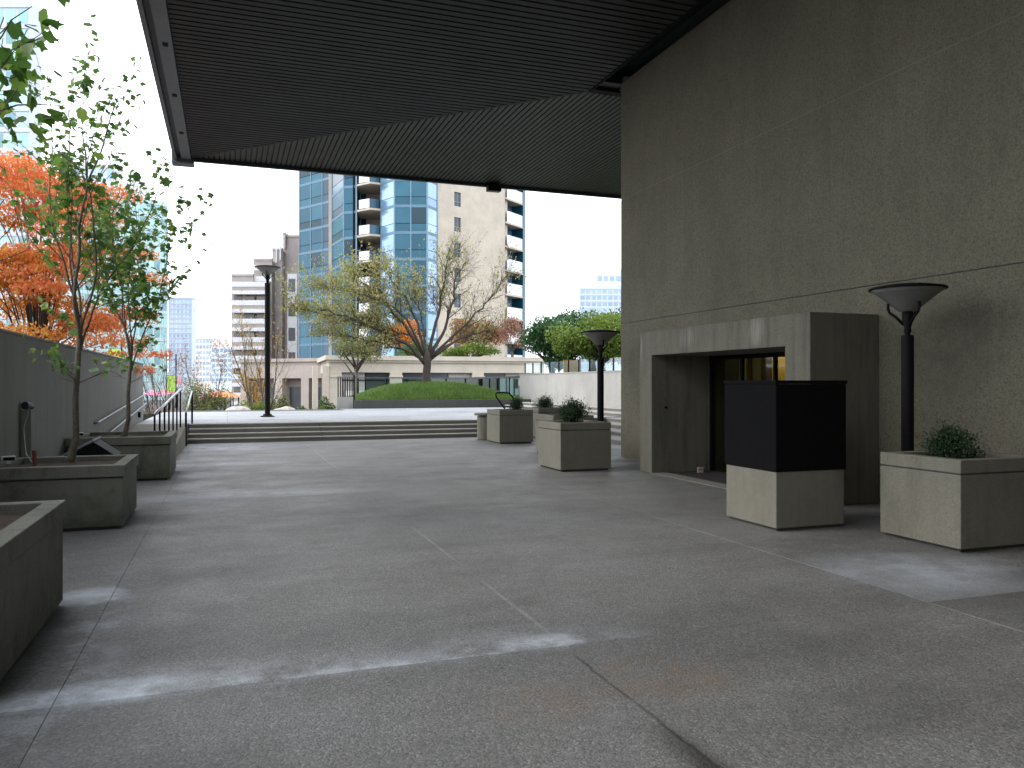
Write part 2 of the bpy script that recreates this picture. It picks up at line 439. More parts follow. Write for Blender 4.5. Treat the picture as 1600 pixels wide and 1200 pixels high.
# landscaped bank beyond the plaza edge
bank = tag(MB().add([(-14,34.42,.40),(5.2,34.42,.44),(5.2,41,-1.0),(-14,41,-1.0),(-14,34.42,-1.5),(5.2,34.42,-1.5),(5.2,41,-1.5),(-14,41,-1.5)],
           [(0,1,2,3),(0,4,5,1),(1,5,6,2),(3,2,6,7),(0,3,7,4),(4,7,6,5)]).build('planted_bank', plain('bank_soil', (.05,.055,.03), .95, 0, .4, 8, .6)), kind='structure')
# ramp at the left of the steps
rm = MB().prism([(0,0),(1,0),(1,1),(0,1)], 0, 1); rm.v = []; rm.f = []
rm.add([(-2.44,17.0,0.001),(-1.12,17.0,0.001),(-1.04,24.40,.001),(-2.44,24.40,.001),(-2.44,17.0,.02),(-1.12,17.0,.02),(-1.04,24.40,.478),(-2.44,24.40,.478)],
       [(0,3,2,1),(4,5,6,7),(0,1,5,4),(1,2,6,5),(2,3,7,6),(3,0,4,7)])
rp = tag(rm.build('access_ramp', M['step']), kind='structure')
kb = MB(); kb.add([(-1.19,17.0,.001),(-1.07,17.0,.001),(-1.0,23.08,.001),(-1.12,23.08,.001),(-1.19,17.0,.16),(-1.07,17.0,.16),(-1.0,23.08,.55),(-1.12,23.08,.55)],
       [(0,3,2,1),(4,5,6,7),(0,1,5,4),(1,2,6,5),(2,3,7,6),(3,0,4,7)])
kb.build('ramp_kerb', M['planter_r'], rp)

# right-hand terrace behind the pale wall
tag(MB().box(14.46, 60, 8, 60, -1.5, 2.02).build('terrace_ground', M['darkconc']), kind='structure')

# ------------------------------------------------------------------ main concrete building (right)
bd = thing('concrete_building', 'brown exposed aggregate concrete building forming the blank wall on the right', 'building', (8.28, 16, 0))
def bp(mb, name, mat, **k):
    o = mb.build(name, mat, bd, **k); o.matrix_parent_inverse = Matrix.Translation((-8.28, -16, 0)); return o
WX, G = 8.28, .014
OY0, OY1, OZ = 9.0, 12.62, 2.11
low = MB()
low.box(WX, WX+.4, -13.9, OY0, 0.001, 2.95-G); low.box(WX, WX+.4, OY1, 16, 0.001, 2.95-G); low.box(WX, WX+.4, OY0, OY1, OZ, 2.95-G)
bp(low, 'wall_panel', M['wall'])
bp(MB().box(WX, WX+.4, -13.9, 16, 2.95, 5.71-G), 'wall_panel', M['wall'])
bp(MB().box(WX, WX+.4, -13.9, 16, 5.71, 8.30), 'wall_panel', M['wall'])
for (a, b) in ((0.001, 2.95-G), (2.95, 5.71-G), (5.71, 8.30)):
    bp(MB().box(WX+.4, 24, 15.6, 16, a, b), 'wall_panel', M['wall'])
bp(MB().box(WX+.02, WX+.38, -13.9, 15.97, 2.95-G, 2.95), 'joint_strip', M['trimdark'])
bp(MB().box(WX-.004, WX+.38, -13.9, 15.97, 5.71-G, 5.71), 'joint_strip', M['planter_r'])
PX, PY0, PY1, PZ = 7.14, 8.5, 13.05, 2.54
por = MB(); pol = [(PY0,.001),(OY0,.001),(OY0,OZ),(OY1,OZ),(OY1,.001),(PY1,.001),(PY1,PZ),(PY0,PZ)]
por.v = [(PX,a,b) for a, b in pol] + [(WX-.003,a,b) for a, b in pol]
por.f = [(7,6,3,2),(7,2,1,0),(6,5,4,3),(10,11,14,15),(8,9,10,15),(11,12,13,14)] + [(i,(i+1)%8,8+(i+1)%8,8+i) for i in range(8)]
bp(por, 'entrance_portal', M['portal'], bevel=.012)
bp(MB().box(PX+.004, PX+.30, OY0, OY1, .001, .014), 'threshold', M['step'])
bp(MB().box(PX+.30, 13.5, OY0+.001, OY1-.001, .001, .010), 'entrance_mat', plain('dark_entrance_mat', (.03,.022,.026), .8, 0, .3, 60))
# lobby
ylw = plain('yellow_lobby_paint', (.62,.47,.10), .6)
bp(MB().box(13.5, 13.6, 4.0, 15.5, 0, 2.9), 'lobby_back_wall', ylw)
bp(MB().box(8.7, 13.6, 3.9, 15.5, 2.5, 2.6), 'lobby_ceiling', plain('lobby_ceiling_paint', (.3,.3,.28), .8))
bp(MB().box(8.69, 13.6, 15.5, 15.59, 0, 2.6), 'lobby_side_wall', ylw)
bp(MB().box(11.2, 13.5, 12.9, 13.1, 0, 2.5), 'lobby_partition', ylw)
bp(MB().box(8.7, 13.6, 3.8, 3.9, 0, 2.6), 'lobby_side_wall', M['portal'])
bp(MB().box(10.62, 10.78, 14.0, 14.15, 0, 2.5), 'lobby_column', M['portal'])
dark = M['iron']
fr = MB()
for y in (OY0+.0, OY0+.86, OY0+1.75, OY0+2.64, OY1-.06): fr.box(8.34, 8.40, y, y+.055, .02, OZ-.002)
bp(fr, 'door_frame', dark)
bp(MB().box(8.342, 8.398, OY0, OY1, OZ-.075, OZ-.001), 'door_head', dark)
gl = glassmat('tinted_door_glass', (.6,.62,.55), .0)
for i, y in enumerate((OY0+.057, OY0+.917, OY0+1.807, OY0+2.697)):
    dr = bp(MB().box(8.365, 8.375, y, y+.80, .03, OZ-.077), 'glass_door', gl)
    if i in (1, 2):
        MB().tube([(8.33, y+.1 if i == 2 else y+.7, .85), (8.33, y+.1 if i == 2 else y+.7, 1.3)], .014).build('handle', M['railtop'], dr)
bp(MB().box(8.72, 10.9, 15.30, 15.36, 0, 2.45), 'lobby_shade_sheet', M['trimdark'])  # added dark sheet keeps the yellow glow out of the left panes
bp(MB().box(11.22, 11.75, 15.25, 15.33, 0, 2.45), 'lobby_grey_panel', M['portal'])
bp(MB().box(10.95, 11.18, 15.44, 15.47, .3, 2.2), 'lobby_window', plain('pale_green_window', (.45,.55,.40), .3))
# lit fittings inside
lampm = emit('lobby_tube_light', (1.0,.85,.45), 6.0)
for (x, y) in ((10.0, 13.6), (10.9, 14.2), (10.2, 12.0)):
    bp(MB().box(x, x+.6, y, y+.08, 2.44, 2.495), 'ceiling_light', lampm)
for (x, y, e) in ((12.45, 14.9, 13), (9.9, 15.0, 1)):
    ld = bpy.data.lights.new('lobby_lamp', 'POINT'); ld.energy = e; ld.shadow_soft_size = .12; ld.color = (1,.78,.38)
    lo = bpy.data.objects.new('lobby_lamp', ld); lo.location = (x, y, 2.40); C.objects.link(lo)
# small fittings on the portal
bp(MB().tube([(7.42, OY1-.005, 1.18), (7.42, OY1-.03, 1.18)], .022, 12), 'door_button', M['black'])
nt = tag(MB().box(7.93, 8.05, OY1-.25, OY1-.235, .011, .11).build('floor_notice', plain('notice_card', (.62,.55,.55), .6)), 'small white and red notice card standing at the foot of the entrance jamb', 'sign')
MB().box(7.935, 8.045, OY1-.2525, OY1-.2505, .06, .08).build('red_stripe', plain('notice_red', (.5,.06,.05), .6), nt)

rb = thing('rear_light_blocker', 'unseen plain concrete building added behind the viewer to hold back light', 'building', (-10, -20, 0))  # added out of view so faces turned to the camera stay dark
rel0 = MB().box(-45, 8.27, -34, -20.0, -1.5, 14).build('wall', M['wall'], rb); rel0.matrix_parent_inverse = Matrix.Translation((10, 20, 0))
# ------------------------------------------------------------------ canopy roof
cp = thing('canopy_roof', 'dark metal slatted canopy soffit wrapping the corner of the concrete building', 'canopy', (-1.0, 25.4, 8.24))
def cpp(mb, name, mat, **k):
    o = mb.build(name, mat, cp, **k); o.matrix_parent_inverse = Matrix.Translation((1.0, -25.4, -8.24)); return o
SZ = 8.24; PIT = .20; SW = .148; FP = .145; FW = .108
cpp(MB().prism([(-1.40,-13.9),(24,-13.9),(24,25.35),(-1.40,25.35)], SZ+.34, SZ+.95), 'roof_deck', M['trimdark'])
cpp(MB().box(-1.0, 24, 16.0+0.001, 25.3, SZ+.051, SZ+.075).box(-1.0, 7.75, -13.9, 16.0, SZ+.051, SZ+.075), 'slat_backing', M['slatback'])
def mslat(y):
    y0, y1 = y, y+SW
    e0 = min(7.72, 24.3 - y0); e1 = min(7.72, 24.3 - y1)
    return MB().prism([(-.98,y0),(e0,y0),(e1,y1),(-.98,y1)], SZ, SZ+.05)
y = 25.2 - PIT
near = MB()
while y > -13.8:
    if y > 5.0:
        if 24.3 - (y+SW) > -.95: cpp(mslat(y), 'soffit_slat', M['slat'])
    else: near.add(*[(q.v, q.f) for q in [mslat(y)]][0])
    y -= PIT
tag(cpp(near, 'soffit_slat_field', M['slat']), kind='stuff')
x = -.92
while x < 17:
    x0, x1 = x, x+FW
    s0 = max(16.02 if x0 > 7.8 else 0, 24.3 - x0 + .02 if x0 < 8.3 else 0, 16.55 if x0 < 8.28 else 16.02)
    s1 = max(24.3 - x1 + .02 if x1 < 8.3 else 0, 16.55 if x0 < 8.28 else 16.02)
    cpp(MB().prism([(x0,s0),(x1,s1),(x1,25.22),(x0,25.22)], SZ, SZ+.05), 'soffit_slat', M['slat_f'])
    x += FP
# mitre bead on the diagonal
cpp(MB().prism([(-.96,25.225),(-.985,25.20),(7.72,16.50),(7.745,16.525)], SZ-.006, SZ+.054), 'mitre_strip', M['trimdark'])
# dark slot beside the wall
cpp(MB().box(7.74, 8.27, -13.9, 16.5, SZ+.30, SZ+.33), 'slot_back', M['black'])
cpp(MB().box(7.725, 7.765, -13.9, 16.5, SZ-.03, SZ+.299), 'slot_edge', M['black'])
cpp(MB().box(7.766, 8.60, 16.30, 16.52, SZ-.03, SZ+.299), 'slot_edge', M['black'])
cpp(MB().box(8.30, 8.60, 15.9, 16.28, SZ+.061, SZ+.2), 'wall_cap', M['trim'])
# left edge beam and gutter
cpp(MB().box(-1.26, -1.0, -13.9, 25.3, SZ-.05, SZ+.335), 'edge_beam', M['trim'])
cpp(MB().box(-1.38, -1.262, -13.9, 25.3, SZ+.05, SZ+.335), 'gutter_groove', M['trimdark'])
cpp(MB().box(-1.47, -1.382, -13.9, 25.3, SZ-.08, SZ+.90), 'outer_fascia', M['trim'])
cpp(MB().box(-1.53, -.92, 25.301, 25.75, SZ-.17, SZ+.80), 'corner_block', M['trim'], bevel=.02)
yb = 22.6
while yb > 2:
    cpp(MB().box(-1.18, -1.08, yb, yb+.16, SZ-.062, SZ-.051), 'drain_cover', M['black']); yb -= 2.9
for yb in (12.6, 2.4):
    cpp(MB().box(-1.95, -1.472, yb, yb+.5, SZ+.0, SZ+.9), 'fascia_bracket', M['trim'])
# front edge
cpp(MB().box(-.918, 24, 25.24, 25.36, SZ-.10, SZ+.335), 'front_fascia', M['trimdark'])
cpp(MB().box(-1.0, 24, 25.362, 25.42, SZ-.02, SZ+.9), 'front_fascia', M['trim'])
fx = thing('floodlight', 'small black box floodlight hanging under the front edge of the canopy', 'light', (8.3, 25.1, SZ-.02))
MB().box(-.23, .23, -.13, .13, -.26, -.06).build('housing', M['black'], fx, bevel=.015)
MB().box(-.19, .19, -.10, .10, -.268, -.261).build('lens', plain('floodlight_lens', (.1,.1,.1), .2), fx)
MB().box(-.04, .04, -.04, .04, -.06, .02).build('bracket', M['black'], fx)

# ------------------------------------------------------------------ left board-marked wall
lw = thing('concrete_wall', 'long grey board-marked concrete wall along the left behind the tree planters', 'wall', (-2.45, 27.2, 0))
def lwp(mb, name, mat, **k):
    o = mb.build(name, mat, lw, **k); o.matrix_parent_inverse = Matrix.Translation((2.45, -27.2, 0)); return o
ys = [-13.9, -6, -1.2, 3.6, 8.4, 13.2, 18.0, 22.6, 27.2]
for a, b in zip(ys, ys[1:]):
    lwp(MB().box(-2.75, -2.45, a+.004, b-.004, -1.4, 2.20), 'wall_panel', M['leftwall'])
lwp(MB().box(-2.77, -2.43, -13.9, 27.22, 2.201, 2.235), 'coping', M['leftwall'], bevel=.006)
for (za, zb, y0) in ((.86, 1.30, 17.4), (.55, 1.0, 18.8)):
    lwp(MB().tube([(-2.45, y0, za-.02), (-2.39, y0, za-.02), (-2.36, y0+.12, za), (-2.36, 27.1, zb)], .022, 8), 'wall_handrail', M['railgrey'], smooth=True)
    for yb in (y0+1.5, y0+4.2, y0+7):
        t = za + (zb-za)*(yb-y0)/(27.1-y0)
        lwp(MB().tube([(-2.36, yb, t), (-2.36, yb, t-.05), (-2.451, yb, t-.06)], .008, 6), 'rail_bracket', M['railgrey'])
lwp(MB().box(-2.448, -2.38, 25.6, 25.72, .62, .78), 'socket_box', M['black'])

# ------------------------------------------------------------------ ramp handrail and stair handrail
rr = thing('ramp_handrail', 'black baluster handrail with pale top rail beside the ramp left of the steps', 'handrail', (-1.25, 20, 0))
pA, pB = Vector((-1.40, 17.9, .98)), Vector((-1.13, 22.2, 1.46))
def rel(o, base): o.matrix_parent_inverse = Matrix.Translation(-Vector(base)); return o
MBr = MB().tube([pA, pB], .028, 8); rel(MBr.build('top_rail', M['railtop'], rr, smooth=True), (-1.25,20,0))
for i in range(7):
    p = pA.lerp(pB, i/6)
    o = MB().box(p.x-.018, p.x+.018, p.y-.018, p.y+.018, .12 + .06*i, p.z-.02).build('baluster', M['iron'], rr); rel(o, (-1.25,20,0))
sr = thing('stair_handrail', 'short sloping handrail on two black posts at the left end of the steps', 'handrail', (-.95, 23, 0))
MB().tube([(-.05,-.75,.86),(.02,1.25,1.40)], .026, 8).build('top_rail', M['railtop'], sr, smooth=True)
MB().box(-.075,-.025,-.77,-.72,0.001,.86).build('post', M['iron'], sr)
MB().box(-.005,.045,1.23,1.28,.38,1.42).build('post', M['iron'], sr)

# ------------------------------------------------------------------ planters
def planter(name, label, x0, x1, y0, y1, h, mat, group, rim=.13, wall=.11, rimout=.0, soil=.07, foot=.035):
    cx, cy = (x0+x1)/2, (y0+y1)/2; a, b = (x1-x0)/2, (y1-y0)/2
    t = thing(name, label, 'planter', (cx, cy, 0), 0, group)
    MB().box(-a+.04, a-.04, -b+.04, b-.04, .001, foot).build('foot', M['darkconc'], t)
    MB().ring(-a, a, -b, b, foot, h-rim-.014, wall).build('body', mat, t, bevel=.008)
    MB().ring(-a+.012, a-.012, -b+.012, b-.012, h-rim-.014, h-rim, wall-.02).build('shadow_groove', M['darkconc'], t)  # inset ring coloured dark to paint in the shadow line under the rim
    MB().ring(-a-rimout, a+rimout, -b-rimout, b+rimout, h-rim, h, wall+rimout).build('rim', mat, t, bevel=.008)
    s = MB(); n = 10; rnd = random.Random(int(cx*100+cy*37)); zs = h - soil
    ia, ib = a-wall-.001, b-wall-.001
    for i in range(n+1):
        for j in range(n+1):
            u, v = i/n*2-1, j/n*2-1
            s.v.append((u*ia, v*ib, zs + rnd.uniform(-.018,.018) + .03*(1-u*u)*(1-v*v)))
    for i in range(n):
        for j in range(n):
            o = i*(n+1)+j; s.f.append((o, o+n+1, o+n+2, o+1))
    s.build('soil', M['soil'], t, smooth=True)
    return t
GL = 'square concrete tree planters along the left wall'
GR = 'square concrete shrub planters along the right side'
planter('concrete_planter', 'nearest dark concrete tree planter cut off by the left edge of the picture', -2.40, -1.12, 4.6, 6.55, .76, M['planter_l'], GL, rimout=.02)
planter('concrete_planter', 'second tree planter from the front on the left with slender tree and red stake', -2.42, -1.08, 9.75, 11.15, .71, M['planter_l'], GL, rimout=.02)
planter('concrete_planter', 'farthest left tree planter in front of the ramp handrail', -2.42, -.90, 14.45, 16.2, .73, M['planter_l'], GL, rimout=.02)
planter('concrete_planter', 'big pale shrub planter at the right edge in front of the lamp post', 6.52, 7.62, 5.69, 6.68, .88, M['planter_r'], GR)
planter('concrete_planter', 'shrub planter with dark front face beside the middle lamp post', 5.70, 6.72, 13.38, 14.5, .89, M['planter_r'], GR)
planter('concrete_planter', 'shrub planter mostly hidden behind the planter by the middle lamp post', 6.85, 7.85, 16.5, 17.6, .89, M['planter_r'], GR)
planter('concrete_planter', 'shrub planter next to the round bin at the foot of the steps', 6.84, 7.80, 20.2, 21.3, .90, M['planter_r'], GR)
planter('concrete_planter', 'farthest shrub planter close to the inner corner of the steps', 8.56, 9.55, 21.75, 22.85, .90, M['planter_r'], GR)

# bin
bn = thing('litter_bin', 'round concrete litter bin with flat slab lid at the foot of the steps', 'bin', (7.02, 21.95, 0))
MB().lathe([(0,.001),(.24,.001),(.255,.03),(.255,.66),(.24,.68),(0,.68)], 28).build('body', M['planter_r'], bn, smooth=False)
MB().lathe([(0,.70),(.33,.70),(.34,.72),(.34,.75),(.32,.765),(0,.765)], 28).build('lid', M['planter_r'], bn)
MB().lathe([(.2,.681),(.2,.70)], 20).build('neck', M['black'], bn)

# tube loop rack behind planter
tr_ = thing('bicycle_rack', 'bent steel tube loop leaning behind the planter by the bin', 'bike rack', (7.9, 22.3, 0))
MB().tube([(-.05,-.25,.001),(-.16,-.2,.75),(-.45,0,1.22),(-.46,.02,1.31),(-.40,.05,1.345),(-.15,.12,1.345),(.0,.14,1.33),(.1,.14,1.22),(.33,.1,.80),(.40,.08,.001)], .024, 8).build('tube', M['iron'], tr_, smooth=True)
MB().tube([(-.27,-.12,.92),(.22,.12,.95)], .018, 8).build('crossbar', M['iron'], tr_, smooth=True)

# ------------------------------------------------------------------ covered box on concrete base
cb = thing('covered_plinth', 'square concrete plinth wrapped in a black cover on its upper half beside the entrance', 'plinth', (6.06, 7.66, 0))
MB().box(-.43,.43,-.43,.43,.001,.03).build('foot', M['darkconc'], cb)
MB().box(-.46,.46,-.46,.46,.03,.66).build('base', M['planter_r'], cb, bevel=.01)
cv = MB(); n = 8
cvo = MB().box(-.475,.475,-.475,.475,.645,1.60).build('cover', M['tarp'], cb, bevel=.012)
MB().box(-.483,.483,-.483,.483,1.601,1.64).build('cover_lid', M['tarp'], cb, bevel=.006)

# ------------------------------------------------------------------ lamps
kf = NT('frosted_lamp_glass'); kf.col((.30,.30,.28)); kf.rough(.35); kf.b.inputs['Transmission Weight'].default_value = .25
tl = kf.n("ShaderNodeBsdfTranslucent"); tl.inputs[0].default_value = (.5,.5,.48,1)
mx = kf.n("ShaderNodeMixShader"); mx.inputs[0].default_value = .25
kf.L(kf.b.outputs[0], mx.inputs[1]); kf.L(tl.outputs[0], mx.inputs[2]); kf.L(mx.outputs[0], kf.out.inputs[0])
M['frost'] = kf.m
def lamp(label, loc, top, group, bowl=.41, pr=.068):
    t = thing('lamp_post', label, 'street lamp', loc, 0, group)
    MB().lathe([(0,.001),(pr*2.6,.001),(pr*2.6,.03),(pr*1.7,.05),(pr*1.5,.10),(0,.10)], 20).build('base', M['iron'], t)
    zt = top - .53
    MB().lathe([(pr,.10),(pr,zt-.02),(pr*.9,zt),(0,zt)], 20).build('pole', M['iron'], t, smooth=False)
    MB().lathe([(pr*.45,zt),(pr*.45,zt+.03),(pr*.65,zt+.05),(pr*.5,zt+.08),(pr*.85,zt+.16),(pr*.85,zt+.28),(0,zt+.28)], 16).build('neck', M['iron'], t, smooth=True)
    for k in range(3):
        a = 2*pi*k/3 + .35
        pts = [(r*cos(a), r*sin(a), z) for r, z in ((.04,zt+.12),(.12,zt+.21),(.185,zt+.26),(.205,zt+.31),(.20,zt+.37))]
        MB().tube(pts, .016, 8).build('arm', M['iron'], t, smooth=True)
    MB().lathe([(.04,zt+.28),(.045,zt+.40),(.02,zt+.43)], 12).build('lamp_holder', M['iron'], t)
    s = bowl/.41
    MB().lathe([(.075*s,zt+.27),(.10*s,zt+.285),(.20*s,zt+.37),(.33*s,zt+.48),(bowl-.012,zt+.525),(bowl-.02,zt+.53),(.32*s,zt+.49),(.19*s,zt+.385),(.09*s,zt+.295)], 40).build('shade', M['frost'], t, smooth=True)
    MB().lathe([(bowl-.025,zt+.522),(bowl,zt+.520),(bowl+.008,zt+.535),(bowl-.01,zt+.548),(.25*s,zt+.575),(0,zt+.59)], 40).build('top_cover', M['iron'], t, smooth=True)
    return t
LG = 'black lamp posts with conical uplight heads'
lamp('lamp post at the right in front of the brown wall behind the big planter', (7.37, 7.14, 0), 2.69, LG)
lamp('lamp post in the middle in front of the green trees beside the building corner', (7.24, 14.9, 0), 2.66, LG, .40)
p = at(418, 27.3)
lamp('tallest lamp post standing alone on the upper plaza above the steps', (p.x, p.y, .481), 5.1, LG, .42, .09)

# ------------------------------------------------------------------ pale right wall with glass rail
pw = thing('concrete_wall', 'pale retaining wall topped by a glass railing right of the grass planter', 'wall', (14.2, 27, 0))
def pwp(mb, name, mat, **k): return rel(mb.build(name, mat, pw, **k), (14.2, 27, 0))
ye = [12, 17.5, 22, 26.4, 30.6, 34.8, 38.7]
for a, b in zip(ye, ye[1:]):
    pwp(MB().box(14.2, 14.45, a+.005, b-.005, -1.5, 2.08), 'wall_panel', M['palewall'])
pwp(MB().box(14.17, 14.48, 12, 38.72, 2.081, 2.12), 'coping', M['palewall'], bevel=.006)
railglass = glassmat('pale_green_rail_glass', (.90,.96,.94), .03)
gr_ = thing('glass_railing', 'glass railing with black posts along the top of the pale wall', 'railing', (14.32, 27, 2.12))
def grp(mb, name, mat): return rel(mb.build(name, mat, gr_), (14.32, 27, 2.12))
yv = 14.0
while yv < 38.5:
    grp(MB().box(14.29, 14.34, yv-.03, yv+.03, 2.121, 2.66), 'post', M['iron'])
    if yv + 1.1 < 38.8: grp(MB().box(14.31, 14.322, yv+.04, yv+1.06, 2.16, 2.63), 'glass_panel', railglass)
    yv += 1.1

# glass rail behind the mound
g2 = thing('glass_railing', 'long glass railing with thin black posts behind the grass mound', 'railing', (10, 42.5, 0))
def g2p(mb, name, mat): return rel(mb.build(name, mat, g2), (10, 42.5, 0))
g2p(MB().box(6.3, 14.3, 42.4, 42.6, -1.5, .62), 'kerb_wall', M['palewall'])
g2p(MB().box(6.3, 14.3, 42.46, 42.54, 1.90, 1.96), 'top_rail', plain('glass_rail_cap', (.20,.24,.28), .4, .3))
px_ = [6.5, 6.9, 8.0, 9.1, 10.2, 11.3, 12.4, 13.35, 13.8, 14.25]
for i, v in enumerate(px_):
    g2p(MB().box(v-.035, v+.035, 42.45, 42.55, .62, 1.90), 'post', M['iron'])
    if i+1 < len(px_): g2p(MB().box(v+.05, px_[i+1]-.05, 42.49, 42.505, .70, 1.88), 'glass_panel', railglass)
g2p(MB().box(13.15, 13.32, 42.35, 42.5, 1.35, 1.88), 'black_box', M['black'])
for v in (38.8, 40.6, 42.38):
    g2p(MB().box(14.28, 14.34, v-.03, v+.03, .5, 1.95), 'post', M['iron'])
g2p(MB().box(14.30, 14.315, 38.85, 42.34, .6, 1.90), 'glass_panel', railglass)
g2p(MB().box(14.2, 14.42, 38.74, 42.38, -1.5, .6), 'kerb_wall', M['palewall'])

# baluster fence left of the mound
bf = thing('baluster_fence', 'short dark baluster fence on a low pale wall left of the grass planter', 'fence', (5.0, 36.9, .4))
bm = MB().box(-.32, .42, -.08, .10, -.3, .61).build('low_wall', M['palewall'], bf)
for i in range(7): MB().box(-.27+.105*i, -.225+.105*i, -.01, .03, .611, 1.50).build('baluster', M['iron'], bf)
MB().box(-.30, .42, -.02, .04, 1.501, 1.54).build('top_rail', M['railgrey'], bf)
MB().box(.43, .50, -.05, .03, .05, 1.58).build('post', M['iron'], bf)

# ------------------------------------------------------------------ foliage tools
def leaf_poly(L, W):           # simple pointed leaf, two-sided fold
    return [(0,0,0),(W*.5,L*.35,.06*L),(W*.38,L*.72,.03*L),(0,L,-.08*L),(-W*.38,L*.72,.03*L),(-W*.5,L*.35,.06*L)], [(0,1,2,3),(0,3,4,5)]
def lobed_leaf(L, W):          # tulip-tree like outline with notched tip
    pts = [(0,0,0),(W*.42,L*.12,.03*L),(W*.5,L*.42,.02*L),(W*.33,L*.52,.03*L),(W*.46,L*.92,-.06*L),(0,L*.80,-.03*L),(-W*.46,L*.92,-.06*L),(-W*.33,L*.52,.03*L),(-W*.5,L*.42,.02*L),(-W*.42,L*.12,.03*L)]
    return pts, [(0,1,2,3,4,5),(0,5,6,7,8,9)]
def rot_rand(rnd, tilt=1.2):
    return Matrix.Rotation(rnd.uniform(0, 2*pi), 3, 'Z') @ Matrix.Rotation(rnd.gauss(-.3, tilt), 3, 'X') @ Matrix.Rotation(rnd.gauss(0, tilt*.6), 3, 'Y')
def add_leaf(mb, p, L, W, rnd, tilt=1.0):
    v, f = leaf_poly(L, W); m = rot_rand(rnd, tilt)
    mb.add([m @ Vector(q) + p for q in v], f)
def add_tri_leaf(mb, p, L, rnd):
    m = rot_rand(rnd, 1.2); w = L*.55
    mb.add([m @ Vector(q) + p for q in ((0,0,0),(w*.5,L*.5,0),(0,L,0),(-w*.5,L*.5,0))], [(0,1,2,3)])

def grow(mb, tips, rnd, p, d, L, r, lvl, P):
    """one limb: wobbly tapered tube that throws side limbs"""
    n = max(3, int(L/P.get('step', .25))); pts = [p.copy()]; rad = [r]; q = p.copy(); dd = d.normalized()
    endr = max(r*P.get('taper', .45), .003)
    for i in range(n):
        dd = (dd + Vector((rnd.gauss(0,1), rnd.gauss(0,1), rnd.gauss(0,1)))*P.get('wob', .12) + Vector((0,0,1))*P['up'][min(lvl, len(P['up'])-1)]).normalized()
        q = q + dd*(L/n); pts.append(q.copy()); rad.append(r + (endr-r)*(i+1)/n)
    mb.tube(pts, rad, 7 if lvl == 0 else (5 if lvl < 2 else 3), cap=(lvl < 1))
    if lvl >= P['depth']:
        tips.append((pts, dd)); return
    if lvl >= P['depth']-1: tips.append((pts[len(pts)//2:], dd))
    k = P['kids'][min(lvl, len(P['kids'])-1)]
    for i in range(k):
        t = P['from'][min(lvl, len(P['from'])-1)] + (1-P['from'][min(lvl, len(P['from'])-1)])*(i+rnd.random()*.8)/k
        t = min(t, 1.0); j = min(int(t*n), n); base = pts[j]; rb = rad[j]
        loc = (pts[min(j+1,n)] - pts[max(j-1,0)]).normalized()
        side = loc.orthogonal().normalized(); side.rotate(Matrix.Rotation(i*2.4 + rnd.uniform(-.5,.5), 3, loc))
        a = rnd.uniform(*P['ang'])
        nd = loc*cos(a) + side*sin(a)
        nd.z *= P.get('flat', 1.0)
        grow(mb, tips, rnd, base, nd, L*P['ratio']*rnd.uniform(.75,1.15)*(1-.35*t if lvl == 0 else 1), rb*P.get('rr', .6), lvl+1, P)
    if P.get('lead', True) and lvl > 0:
        grow(mb, tips, rnd, pts[-1], dd, L*.55, endr, lvl+1, P)

def finish_tree(name, label, cat, loc, wood, barkmat, leaves, leafm, group=None, leafname='foliage'):
    t = thing(name, label, cat, loc, 0, group)
    wood.build('trunk', barkmat, t, smooth=True)
    if leaves is not None and leaves.v: leaves.build(leafname, leafm, t)
    return t

